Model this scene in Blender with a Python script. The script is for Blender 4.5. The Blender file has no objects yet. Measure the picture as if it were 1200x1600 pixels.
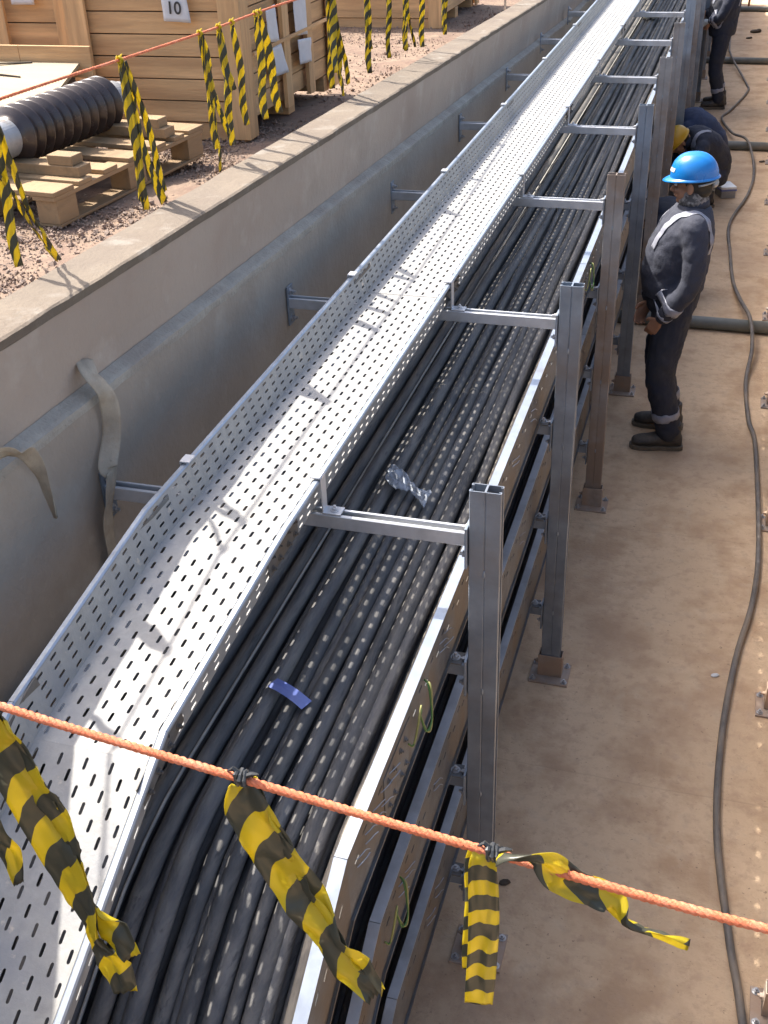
import bpy, bmesh, math, random
from mathutils import Vector, Matrix, Euler, noise
R = math.radians
random.seed(7)
sc = bpy.context.scene
COL = sc.collection

# ------------------------------------------------------------------ camera
cd = bpy.data.cameras.new('camera'); cam = bpy.data.objects.new('camera', cd); COL.objects.link(cam)
cam.location = (0.47367, -2.34897, 3.22808)
cam.rotation_euler = (1.0130764, 0.0339618, 0.2863302)
cd.sensor_fit = 'HORIZONTAL'; cd.sensor_width = 36.0; cd.lens = 36.0*1735.46/1200.0
cd.clip_start = 0.05; cd.clip_end = 3000
sc.camera = cam

# ------------------------------------------------------------------ sky, sun, exposure
SUN = Vector((0.72, -0.27, -1.0)).normalized()          # direction the light travels
elev = math.asin(-SUN.z); azim = math.atan2(-SUN.x, -SUN.y)
w = bpy.data.worlds.new('World'); sc.world = w; w.use_nodes = True
nt = w.node_tree; bg = nt.nodes['Background']
sky = nt.nodes.new('ShaderNodeTexSky'); sky.sky_type = 'NISHITA'; sky.sun_disc = False
sky.sun_elevation = elev; sky.sun_rotation = azim; sky.dust_density = 5.0; sky.air_density = 1.0
nt.links.new(sky.outputs[0], bg.inputs[0]); bg.inputs[1].default_value = 0.15
sl = bpy.data.lights.new('sun', 'SUN'); sl.energy = 4.4; sl.angle = R(0.55); sl.color = (1.0, 0.94, 0.85)
so = bpy.data.objects.new('sun', sl); COL.objects.link(so)
so.rotation_euler = SUN.to_track_quat('-Z', 'Y').to_euler()
sc.view_settings.view_transform = 'Standard'; sc.view_settings.look = 'None'
sc.view_settings.exposure = 1.27; sc.view_settings.gamma = 1.0
sc.cycles.max_bounces = 8; sc.cycles.diffuse_bounces = 5

# ------------------------------------------------------------------ materials
def mat(name, col, rough=0.7, metal=0.0, nscale=8.0, var=0.15, col2=None, thresh=(0.45, 0.65), bump=0.0,
        bscale=60.0, stretch=(1, 1, 1), spec=0.5, objvar=0.0, s2=None, c3=None, c3t=(0.6, 0.7), detail=6.0, sheen=None):
    m = bpy.data.materials.new(name); m.use_nodes = True
    n = m.node_tree; N = n.nodes; L = n.links; b = N['Principled BSDF']
    b.inputs['Roughness'].default_value = rough; b.inputs['Metallic'].default_value = metal
    b.inputs['Specular IOR Level'].default_value = spec
    tc = N.new('ShaderNodeTexCoord'); mp = N.new('ShaderNodeMapping'); mp.inputs['Scale'].default_value = stretch
    L.new(tc.outputs['Object'], mp.inputs[0])
    oi = N.new('ShaderNodeObjectInfo')
    ad = N.new('ShaderNodeVectorMath'); ad.operation = 'MULTIPLY_ADD'
    ad.inputs[1].default_value = (13.7, 13.7, 13.7)
    L.new(oi.outputs['Random'], ad.inputs[0]); L.new(mp.outputs[0], ad.inputs[2])
    def nz(scale, det=detail, rough_=0.6):
        t = N.new('ShaderNodeTexNoise'); t.inputs['Scale'].default_value = scale; t.inputs['Detail'].default_value = det
        t.inputs['Roughness'].default_value = rough_; L.new(ad.outputs[0], t.inputs['Vector']); return t
    n1 = nz(nscale)
    def ramp(src, a, b_):
        r = N.new('ShaderNodeMapRange'); r.inputs['From Min'].default_value = a; r.inputs['From Max'].default_value = b_
        L.new(src, r.inputs['Value']); return r.outputs[0]
    def mix(f, a, b_):
        x = N.new('ShaderNodeMix'); x.data_type = 'RGBA'
        if isinstance(f, float): x.inputs[0].default_value = f
        else: L.new(f, x.inputs[0])
        for i, c in ((6, a), (7, b_)):
            if isinstance(c, tuple): x.inputs[i].default_value = (*c[:3], 1)
            else: L.new(c, x.inputs[i])
        return x.outputs[2]
    lo = tuple(max(0, c*(1-var)) for c in col); hi = tuple(c*(1+var) for c in col)
    c = mix(ramp(n1.outputs[0], 0.3, 0.7), lo, hi)
    if col2:
        n2 = nz(s2 or nscale*0.37); c = mix(ramp(n2.outputs[0], *thresh), c, tuple(col2))
    if c3:
        n3 = nz((s2 or nscale)*2.3); c = mix(ramp(n3.outputs[0], *c3t), c, tuple(c3))
    if objvar:
        h = N.new('ShaderNodeHueSaturation'); r = N.new('ShaderNodeMapRange')
        r.inputs['To Min'].default_value = 1-objvar; r.inputs['To Max'].default_value = 1+objvar
        L.new(oi.outputs['Random'], r.inputs['Value']); L.new(r.outputs[0], h.inputs['Value'])
        L.new(c, h.inputs['Color']); c = h.outputs[0]
    L.new(c, b.inputs['Base Color'])
    if bump:
        nb = nz(bscale, 5.0, 0.65); bp = N.new('ShaderNodeBump'); bp.inputs['Strength'].default_value = bump
        bp.inputs['Distance'].default_value = 0.01
        L.new(nb.outputs[0], bp.inputs['Height']); L.new(bp.outputs[0], b.inputs['Normal'])
    rr = N.new('ShaderNodeMapRange'); rr.inputs['To Min'].default_value = max(0.02, rough-0.12); rr.inputs['To Max'].default_value = min(1, rough+0.12)
    L.new(n1.outputs[0], rr.inputs['Value']); L.new(rr.outputs[0], b.inputs['Roughness'])
    return m

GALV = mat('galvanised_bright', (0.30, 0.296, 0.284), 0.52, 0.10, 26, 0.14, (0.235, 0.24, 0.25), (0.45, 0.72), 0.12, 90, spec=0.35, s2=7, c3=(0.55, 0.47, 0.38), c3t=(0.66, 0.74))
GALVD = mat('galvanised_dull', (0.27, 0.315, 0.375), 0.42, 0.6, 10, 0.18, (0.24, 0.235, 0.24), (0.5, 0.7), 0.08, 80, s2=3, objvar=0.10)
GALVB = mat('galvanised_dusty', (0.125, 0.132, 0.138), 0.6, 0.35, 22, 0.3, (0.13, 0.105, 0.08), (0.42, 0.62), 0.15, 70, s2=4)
MUDDY = mat('galvanised_muddy', (0.29, 0.285, 0.285), 0.55, 0.4, 9, 0.2, (0.25, 0.20, 0.165), (0.44, 0.58), 0.15, 60, s2=2.5)
RIM = mat('galvanised_edge', (0.33, 0.37, 0.43), 0.34, 0.55, 20, 0.10, (0.27, 0.285, 0.31), (0.55, 0.75), 0.05, 60)
STEELBASE = mat('dusty_base_steel', (0.34, 0.29, 0.25), 0.6, 0.3, 20, 0.25, (0.36, 0.26, 0.19), (0.4, 0.6), 0.2, 80)
BOLT = mat('bolt_steel', (0.42, 0.42, 0.43), 0.38, 0.7, 40, 0.2)
RUBBER = mat('cable_rubber', (0.080, 0.080, 0.083), 0.68, 0, 12, 0.35, (0.19, 0.175, 0.155), (0.38, 0.78), 0.5, 60, stretch=(1, 0.16, 1), s2=26, c3=(0.055, 0.054, 0.056), c3t=(0.56, 0.70), objvar=0.22, spec=0.35)
RUBDUST = mat('cable_rubber_dusty', (0.16, 0.145, 0.125), 0.7, 0, 20, 0.4, (0.33, 0.29, 0.23), (0.42, 0.62), 0.4, 60, stretch=(1, 0.35, 1), s2=14)
GAPLIGHT = mat('pale_cord', (0.42, 0.40, 0.36), 0.6, 0, 20, 0.25)  # pale colour for the sunlit gap between the cables
FLOORCORD = mat('floor_cable_rubber', (0.115, 0.105, 0.098), 0.6, 0, 25, 0.35, (0.20, 0.165, 0.13), (0.45, 0.65), 0.3, 80, stretch=(1, 0.4, 1))
PIPE = mat('grey_pipe', (0.125, 0.135, 0.125), 0.5, 0, 9, 0.2, (0.21, 0.19, 0.16), (0.5, 0.7), 0.1, 40)
WOOD = mat('crate_wood', (0.56, 0.345, 0.165), 0.75, 0, 5, 0.28, (0.42, 0.245, 0.115), (0.5, 0.72), 0.3, 30, stretch=(0.35, 0.35, 4), s2=3)
WOODV = mat('crate_wood_vertical', (0.56, 0.35, 0.17), 0.75, 0, 5, 0.28, (0.42, 0.25, 0.12), (0.5, 0.72), 0.3, 30, stretch=(4, 4, 0.4), s2=3)
PALLET = mat('pallet_wood', (0.27, 0.18, 0.095), 0.75, 0, 6, 0.25, (0.20, 0.125, 0.065), (0.5, 0.75), 0.3, 40, stretch=(4, 0.5, 3), s2=3, objvar=0.12)
PLY = mat('plywood_sheet', (0.32, 0.25, 0.155), 0.7, 0, 9, 0.2, (0.25, 0.17, 0.09), (0.52, 0.7), 0.15, 40, stretch=(0.5, 2.5, 1), s2=4)
PAPER = mat('white_paper', (0.55, 0.56, 0.58), 0.7, 0, 30, 0.05, bump=0.1, bscale=15)
INK = mat('black_ink', (0.03, 0.03, 0.03), 0.6)
CERAMIC = mat('brown_porcelain', (0.038, 0.027, 0.025), 0.25, 0, 10, 0.2, (0.075, 0.055, 0.045), (0.5, 0.8), 0.05, 30, spec=0.6)
CAST = mat('grey_cast_metal', (0.33, 0.34, 0.35), 0.5, 0.4, 14, 0.2, (0.22, 0.17, 0.13), (0.58, 0.68), 0.2, 50)
STRAP = mat('beige_webbing', (0.36, 0.31, 0.24), 0.85, 0, 20, 0.15, (0.27, 0.21, 0.15), (0.5, 0.7), 0.3, 200)
NAVY = mat('navy_coverall_cloth', (0.017, 0.022, 0.040), 0.85, 0, 9, 0.25, (0.035, 0.036, 0.045), (0.45, 0.7), 0.3, 120, s2=5)
GREYNAVY = mat('faded_navy_cloth', (0.033, 0.037, 0.056), 0.85, 0, 9, 0.12, (0.043, 0.047, 0.066), (0.45, 0.7), 0.3, 120, s2=5)
DENIM = mat('blue_coverall_cloth', (0.018, 0.030, 0.070), 0.85, 0, 9, 0.25, bump=0.3, bscale=100)
REFLECT = mat('reflective_band', (0.25, 0.26, 0.31), 0.5, 0, 25, 0.10, bump=0.1)
SKIN = mat('skin', (0.30, 0.155, 0.095), 0.55, 0, 20, 0.1, spec=0.4)
HAIR = mat('black_hair', (0.015, 0.012, 0.010), 0.6, 0, 60, 0.3)
BLUEH = mat('blue_helmet_plastic', (0.008, 0.16, 0.47), 0.25, 0, 8, 0.05, spec=0.6)
YELH = mat('yellow_helmet_plastic', (0.52, 0.29, 0.015), 0.35, 0, 8, 0.08)
WHITEP = mat('white_plastic', (0.75, 0.76, 0.77), 0.4)
GAITER = mat('patterned_gaiter', (0.20, 0.185, 0.175), 0.85, 0, 60, 0.3, (0.06, 0.055, 0.055), (0.45, 0.55), s2=40)
BOOT = mat('black_boot_leather', (0.040, 0.036, 0.033), 0.6, 0, 20, 0.3, (0.13, 0.105, 0.08), (0.45, 0.7), 0.2, 80, s2=9)
BOOTD = mat('dusty_boot_leather', (0.13, 0.105, 0.075), 0.7, 0, 20, 0.3, bump=0.2)
GLOVE = mat('pale_glove', (0.42, 0.45, 0.46), 0.8)
BLUEPL = mat('blue_plastic_card', (0.13, 0.17, 0.42), 0.35, 0, 10, 0.15)
CLEARPL = mat('crumpled_clear_film', (0.42, 0.46, 0.52), 0.18, 0, 30, 0.3, bump=0.6, bscale=60)
CLEARPL.node_tree.nodes['Principled BSDF'].inputs['Alpha'].default_value = 0.55
GREENW = mat('green_wire', (0.05, 0.13, 0.03), 0.5)
YELW = mat('yellow_green_wire', (0.24, 0.24, 0.08), 0.5)
BLACKT = mat('black_electrical_tape', (0.03, 0.032, 0.034), 0.35)
ROPE = mat('orange_rope', (0.62, 0.17, 0.075), 0.7, 0, 60, 0.15, (0.68, 0.27, 0.16), (0.5, 0.7), 0.5, 300)
DARK = mat('dark_debris', (0.06, 0.045, 0.03), 0.8)  # also colours the block drawn for the shaded gap under a crate
TRESTLE = mat('orange_brown_frame', (0.33, 0.15, 0.07), 0.7)

CONC = mat('wall_concrete', (0.37, 0.305, 0.25), 0.85, 0, 3.2, 0.12, (0.30, 0.235, 0.19), (0.45, 0.70), 0.4, 35, s2=1.6, c3=(0.41, 0.35, 0.295), c3t=(0.55, 0.7))
CONCL = mat('lower_wall_concrete', (0.33, 0.285, 0.235), 0.85, 0, 3.2, 0.12, (0.28, 0.235, 0.19), (0.45, 0.70), 0.4, 35, s2=1.7, c3=(0.35, 0.31, 0.26), c3t=(0.55, 0.7))
COPE = mat('coping_concrete', (0.155, 0.124, 0.092), 0.85, 0, 3, 0.08, (0.128, 0.10, 0.076), (0.42, 0.66), 0.45, 50, s2=3.5, c3=(0.20, 0.175, 0.145), c3t=(0.55, 0.68))
MORTAR = mat('rough_mortar', (0.34, 0.315, 0.27), 0.9, 0, 9, 0.14, (0.29, 0.255, 0.215), (0.44, 0.66), 0.8, 45, s2=5)
GROUND = mat('gravel_ground', (0.19, 0.132, 0.092), 0.9, 0, 14, 0.3, (0.15, 0.095, 0.068), (0.45, 0.62), 1.0, 26, s2=5)
STONE = mat('loose_stone', (0.20, 0.138, 0.105), 0.9, 0, 9, 0.35, (0.24, 0.185, 0.15), (0.4, 0.6), 0.4, 40, s2=11)

def floor_mat():
    m = bpy.data.materials.new('trench_floor_concrete'); m.use_nodes = True
    n = m.node_tree; N = n.nodes; L = n.links; b = N['Principled BSDF']
    b.inputs['Roughness'].default_value = 0.85
    tc = N.new('ShaderNodeTexCoord')
    def nz(scale, det=6, st=(1, 1, 1)):
        mp = N.new('ShaderNodeMapping'); mp.inputs['Scale'].default_value = st; L.new(tc.outputs['Object'], mp.inputs[0])
        t = N.new('ShaderNodeTexNoise'); t.inputs['Scale'].default_value = scale; t.inputs['Detail'].default_value = det
        t.inputs['Roughness'].default_value = 0.62; L.new(mp.outputs[0], t.inputs['Vector']); return t.outputs[0]
    def rg(s, a, b_, c=0.0, d=1.0):
        r = N.new('ShaderNodeMapRange'); r.inputs[1].default_value = a; r.inputs[2].default_value = b_
        r.inputs[3].default_value = c; r.inputs[4].default_value = d; L.new(s, r.inputs[0]); return r.outputs[0]
    def mx(f, a, b_, mode='MIX'):
        x = N.new('ShaderNodeMix'); x.data_type = 'RGBA'; x.blend_type = mode
        if isinstance(f, float): x.inputs[0].default_value = f
        else: L.new(f, x.inputs[0])
        for i, c in ((6, a), (7, b_)):
            if isinstance(c, tuple): x.inputs[i].default_value = (*c, 1)
            else: L.new(c, x.inputs[i])
        return x.outputs[2]
    c = mx(rg(nz(1.3), 0.35, 0.65), (0.54, 0.39, 0.25), (0.62, 0.46, 0.305))
    c = mx(rg(nz(3.1, 8), 0.46, 0.62), c, (0.44, 0.30, 0.185))
    c = mx(rg(nz(9, 8), 0.56, 0.72, 0, 0.6), c, (0.66, 0.54, 0.38))
    c = mx(rg(nz(2.2, 5, (3.2, 0.5, 1)), 0.56, 0.7, 0, 0.35), c, (0.57, 0.45, 0.31))
    # scattered dark specks and hairline cracks
    c = mx(rg(nz(55, 3), 0.66, 0.71, 0, 0.65), c, (0.13, 0.085, 0.06))
    c = mx(rg(nz(18, 8), 0.50, 0.66, 0, 0.55), c, (0.40, 0.27, 0.18))
    c = mx(rg(nz(1.6, 6, (1.0, 2.2, 1)), 0.55, 0.70, 0, 0.35), c, (0.33, 0.215, 0.135))
    vo = N.new('ShaderNodeTexVoronoi'); vo.feature = 'DISTANCE_TO_EDGE'; vo.inputs['Scale'].default_value = 7.0
    ds = N.new('ShaderNodeMapping'); L.new(tc.outputs['Object'], ds.inputs[0])
    nn = N.new('ShaderNodeTexNoise'); nn.inputs['Scale'].default_value = 6; L.new(ds.outputs[0], nn.inputs['Vector'])
    av = N.new('ShaderNodeVectorMath'); av.operation = 'ADD'; L.new(ds.outputs[0], av.inputs[0]); L.new(nn.outputs[1], av.inputs[1])
    L.new(av.outputs[0], vo.inputs['Vector'])
    ck = rg(vo.outputs['Distance'], 0.0, 0.012, 0.28, 0.0)
    mm = N.new('ShaderNodeMath'); mm.operation = 'MULTIPLY'; L.new(ck, mm.inputs[0]); L.new(rg(nz(1.1), 0.52, 0.62), mm.inputs[1])
    c = mx(mm.outputs[0], c, (0.15, 0.10, 0.07))
    sp = N.new('ShaderNodeSeparateXYZ'); L.new(tc.outputs['Object'], sp.inputs[0])
    def ma(op, a_, b_=None):
        x = N.new('ShaderNodeMath'); x.operation = op
        for i, s_ in enumerate((a_, b_)):
            if s_ is None: continue
            if isinstance(s_, (int, float)): x.inputs[i].default_value = s_
            else: L.new(s_, x.inputs[i])
        return x.outputs[0]
    yy = ma('ADD', sp.outputs[1], ma('MULTIPLY', nz(2.5), 0.05))
    jd = ma('ABSOLUTE', ma('SUBTRACT', ma('FRACT', ma('DIVIDE', yy, 1.83)), 0.5))
    c = mx(rg(jd, 0.0, 0.0030, 0.22, 0.0), c, (0.20, 0.145, 0.10))
    c = mx(rg(nz(26, 4), 0.60, 0.68, 0, 0.30), c, (0.30, 0.205, 0.14))
    c = mx(rg(nz(0.8, 3), 0.50, 0.62, 0, 0.40), c, (0.36, 0.245, 0.165))
    L.new(c, b.inputs['Base Color'])
    bp = N.new('ShaderNodeBump'); bp.inputs['Strength'].default_value = 0.6; bp.inputs['Distance'].default_value = 0.008
    L.new(nz(70, 6), bp.inputs['Height']); L.new(bp.outputs[0], b.inputs['Normal'])
    return m
FLOORM = floor_mat()

def tape_mat(name, period, slant, dark=(0.095, 0.095, 0.068)):
    m = bpy.data.materials.new(name); m.use_nodes = True
    n = m.node_tree; N = n.nodes; L = n.links; b = N['Principled BSDF']
    uv = N.new('ShaderNodeUVMap'); sp = N.new('ShaderNodeSeparateXYZ'); L.new(uv.outputs[0], sp.inputs[0])
    def ma(op, a, b_=None):
        x = N.new('ShaderNodeMath'); x.operation = op
        for i, s in enumerate((a, b_)):
            if s is None: continue
            if isinstance(s, (int, float)): x.inputs[i].default_value = s
            else: L.new(s, x.inputs[i])
        return x.outputs[0]
    wob = ma('MULTIPLY', ma('SINE', ma('MULTIPLY', sp.outputs[0], 5.0)), 0.10)
    ph = ma('ADD', ma('ADD', ma('DIVIDE', sp.outputs[1], period), ma('MULTIPLY', sp.outputs[0], slant)), wob)
    fr = ma('FRACT', ph); st = ma('GREATER_THAN', fr, 0.5)
    tx = N.new('ShaderNodeTexNoise'); tx.inputs['Scale'].default_value = 40
    tc = N.new('ShaderNodeTexCoord'); L.new(tc.outputs['Object'], tx.inputs['Vector'])
    mx = N.new('ShaderNodeMix'); mx.data_type = 'RGBA'; L.new(st, mx.inputs[0])
    mx.inputs[6].default_value = (0.66, 0.53, 0.03, 1); mx.inputs[7].default_value = (*dark, 1)
    m2 = N.new('ShaderNodeMix'); m2.data_type = 'RGBA'; m2.inputs[0].default_value = 0.15
    L.new(mx.outputs[2], m2.inputs[6]); L.new(tx.outputs[0], m2.inputs[7])
    L.new(mx.outputs[2], b.inputs['Base Color']); b.inputs['Roughness'].default_value = 0.30
    tr = N.new('ShaderNodeBsdfTranslucent'); L.new(mx.outputs[2], tr.inputs[0])
    bp = N.new('ShaderNodeBump'); bp.inputs['Strength'].default_value = 0.35; bp.inputs['Distance'].default_value = 0.004
    L.new(tx.outputs[0], bp.inputs['Height']); L.new(bp.outputs[0], b.inputs['Normal'])
    ms = N.new('ShaderNodeMixShader'); ms.inputs[0].default_value = 0.48
    L.new(b.outputs[0], ms.inputs[1]); L.new(tr.outputs[0], ms.inputs[2]); L.new(ms.outputs[0], N['Material Output'].inputs[0])
    return m
TAPE = tape_mat('hazard_tape', 0.068, 0.9, (0.085, 0.09, 0.065))
TAPEN = tape_mat('hazard_tape_wide', 0.092, 0.65)
TAPEB = tape_mat('hazard_tape_banded', 0.056, 0.12)

# ------------------------------------------------------------------ mesh helpers
class MB:
    def __init__(s): s.v = []; s.f = []; s.uv = None
    def add(s, vs, fs):
        o = len(s.v); s.v += [tuple(x) for x in vs]; s.f += [tuple(i+o for i in f) for f in fs]; return s
    def box(s, a, b, M=None):
        vs = [Vector((x, y, z)) for x in (a[0], b[0]) for y in (a[1], b[1]) for z in (a[2], b[2])]
        if M: vs = [M @ v for v in vs]
        return s.add(vs, [(0, 1, 3, 2), (4, 6, 7, 5), (0, 4, 5, 1), (2, 3, 7, 6), (0, 2, 6, 4), (1, 5, 7, 3)])
    def loft(s, rings, n=12, cap=True):
        vs = []; fs = []
        for c, A, B in rings:
            c, A, B = Vector(c), Vector(A), Vector(B)
            for i in range(n):
                t = 2*math.pi*i/n; vs.append(c + A*math.cos(t) + B*math.sin(t))
        m = len(rings)
        for j in range(m-1):
            for i in range(n):
                k = (i+1) % n; fs.append((j*n+i, j*n+k, (j+1)*n+k, (j+1)*n+i))
        if cap: fs.append(tuple(range(n-1, -1, -1))); fs.append(tuple((m-1)*n+i for i in range(n)))
        return s.add(vs, fs)
    def tube(s, pts, r, n=8, cap=True):
        pts = [Vector(p) for p in pts]; rs = r if isinstance(r, (list, tuple)) else [r]*len(pts)
        up = None; rings = []
        for i, p in enumerate(pts):
            t = (pts[min(i+1, len(pts)-1)] - pts[max(i-1, 0)])
            if t.length < 1e-9: t = Vector((0, 0, 1))
            t.normalize()
            if up is None: up = Vector((0, 0, 1)) if abs(t.z) < 0.9 else Vector((1, 0, 0))
            a = up - t*up.dot(t)
            if a.length < 1e-6: a = t.orthogonal()
            a.normalize(); up = a; rings.append((p, a*rs[i], t.cross(a)*rs[i]))
        return s.loft(rings, n, cap)
    def ball(s, c, r, n=12, m=8, M=None):
        r = Vector(r) if not isinstance(r, (int, float)) else Vector((r, r, r)); c = Vector(c)
        rings = []
        for j in range(m+1):
            a = -math.pi/2 + math.pi*j/m; cr = max(math.cos(a), 0.02); z = math.sin(a)
            f = (lambda v: (M @ v)) if M else (lambda v: v)
            rings.append((c + f(Vector((0, 0, r.z*z))), f(Vector((r.x*cr, 0, 0))), f(Vector((0, r.y*cr, 0)))))
        return s.loft(rings, n)
    def prism(s, prof, o, U, V, W, l0, l1):
        # 2D profile (u,v) swept along W from l0 to l1
        o, U, V, W = Vector(o), Vector(U), Vector(V), Vector(W); n = len(prof)
        vs = [o + U*p[0] + V*p[1] + W*l for l in (l0, l1) for p in prof]
        fs = [(i, (i+1) % n, n+(i+1) % n, n+i) for i in range(n)] + [tuple(range(n-1, -1, -1)), tuple(range(n, 2*n))]
        return s.add(vs, fs)
    def build(s, name, m, parent=None, smooth=False, bevel=0.0, solid=0.0, remesh=0.0, uv=None, disp=0.0):
        me = bpy.data.meshes.new(name); me.from_pydata(s.v, [], s.f); me.update()
        if uv is not None:
            l = me.uv_layers.new(name='UVMap')
            for lp in me.loops: l.data[lp.index].uv = uv[lp.vertex_index]
        bm = bmesh.new(); bm.from_mesh(me)
        if uv is None and not solid: bmesh.ops.recalc_face_normals(bm, faces=bm.faces)
        bm.to_mesh(me); bm.free()
        if smooth:
            for p in me.polygons: p.use_smooth = True
        me.materials.append(m)
        o = bpy.data.objects.new(name, me); COL.objects.link(o)
        if parent: o.parent = parent
        if solid:
            md = o.modifiers.new('thick', 'SOLIDIFY'); md.thickness = solid; md.offset = 0
        if bevel:
            md = o.modifiers.new('bevel', 'BEVEL'); md.width = bevel; md.segments = 2; md.limit_method = 'ANGLE'; md.angle_limit = R(50)
        if remesh:
            md = o.modifiers.new('remesh', 'REMESH'); md.mode = 'VOXEL'; md.voxel_size = remesh; md.use_smooth_shade = True
            md = o.modifiers.new('smooth', 'SMOOTH'); md.iterations = 4; md.factor = 0.5
            if disp:
                t = bpy.data.textures.new('folds', 'CLOUDS'); t.noise_scale = 0.085; t.noise_depth = 2; t.noise_type = 'HARD_NOISE'
                md = o.modifiers.new('folds', 'DISPLACE'); md.texture = t; md.strength = disp; md.mid_level = 0.5
        return o

def tag(o, label=None, cat=None, group=None, kind=None):
    if label: o['label'] = label
    if cat: o['category'] = cat
    if group: o['group'] = group
    if kind: o['kind'] = kind
    return o
def empty(name, loc=(0, 0, 0), rz=0.0):
    o = bpy.data.objects.new(name, None); COL.objects.link(o); o.location = loc; o.rotation_euler = (0, 0, rz)
    o.empty_display_size = 0.1; return o
def children(o): return list(o.children)
def copy_tree(o, parent=None):
    c = o.copy(); COL.objects.link(c)
    if parent: c.parent = parent
    for k in children(o): copy_tree(k, c)
    return c
def smooth_path(pts, step=6):
    P = [Vector(p) for p in pts]; P = [P[0]*2-P[1]] + P + [P[-1]*2-P[-2]]; out = []
    for i in range(1, len(P)-2):
        for k in range(step):
            t = k/step; a, b, c, d = P[i-1], P[i], P[i+1], P[i+2]
            out.append(0.5*((2*b) + (c-a)*t + (2*a-5*b+4*c-d)*t*t + (-a+3*b-3*c+d)*t*t*t))
    out.append(P[-2]); return out
def hexbolt(mb, c, r, h, ax='z'):
    M = {'z': Matrix.Identity(3), 'x': Matrix.Rotation(R(90), 3, 'Y'), 'y': Matrix.Rotation(R(-90), 3, 'X')}[ax]
    c = Vector(c)
    for rr, a, b, n in ((r*1.5, 0, h*0.25, 14), (r, h*0.25, h, 6), (r*0.5, h, h*1.7, 8)):
        mb.loft([(c + M @ Vector((0, 0, a)), M @ Vector((rr, 0, 0)), M @ Vector((0, rr, 0))),
                 (c + M @ Vector((0, 0, b)), M @ Vector((rr, 0, 0)), M @ Vector((0, rr, 0)))], n)

def clamp(x, a, b): return max(a, min(b, x))
def gz(y): return 1.94 - 0.03*clamp(y, -2, 8)         # ground level beside the trench
def cz(y): return 2.215 - 0.036*clamp(y, -2, 9)       # coping top
def lz(y): return 1.955 - 0.040*clamp(y, -2, 9)       # mortar ledge

Y0, Y1 = -6.0, 42.0
XL, XR = -1.09, 2.05
# ================================================================== SETTING
fl = MB(); ny = 60
fl.add([(XL-0.02, Y0, 0), (XR+0.02, Y0, 0), (XR+0.02, Y1, 0), (XL-0.02, Y1, 0)], [(0, 1, 2, 3)])
tag(fl.build('trench_floor', FLOORM), kind='structure')
def sheet(name, x0, x1, y0, y1, sx, sy, m, zf=gz, amp=0.012):
    b = MB(); vs = []; fs = []
    for j in range(sy+1):
        for i in range(sx+1):
            x = x0+(x1-x0)*i/sx; y = y0+(y1-y0)*j/sy
            vs.append((x, y, zf(y) + amp*noise.noise(Vector((x*2.2, y*2.2, 0)))))
    for j in range(sy):
        for i in range(sx): a = j*(sx+1)+i; fs.append((a, a+1, a+sx+2, a+sx+1))
    b.add(vs, fs); return tag(b.build(name, m, smooth=True), kind='structure')
sheet('gravel_ground', -7.0, -1.262, -6, 12, 180, 540, GROUND, amp=0.02)
# the same level carried out to the horizon, round the trench and its near gravel
b = MB(); Z = 1.70
def q(x0, y0, x1, y1, z00, z01): b.add([(x0, y0, z00), (x1, y0, z00), (x1, y1, z01), (x0, y1, z01)], [(0, 1, 2, 3)])
q(-900, -6, -7, 8, gz(-6), gz(8)); q(-900, 8, -7, 12, gz(8), gz(8)); q(-900, 12, -1.262, Y1, gz(9), gz(9)); q(-900, Y1, 900, 1500, gz(9), gz(9))
q(2.22, -6, 900, 8, gz(-6), gz(8)); q(2.22, 8, 900, Y1, gz(9), gz(9)); q(-900, -800, 900, -6, gz(-6), gz(-6))
tag(b.build('ground', GROUND), kind='structure')

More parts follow.
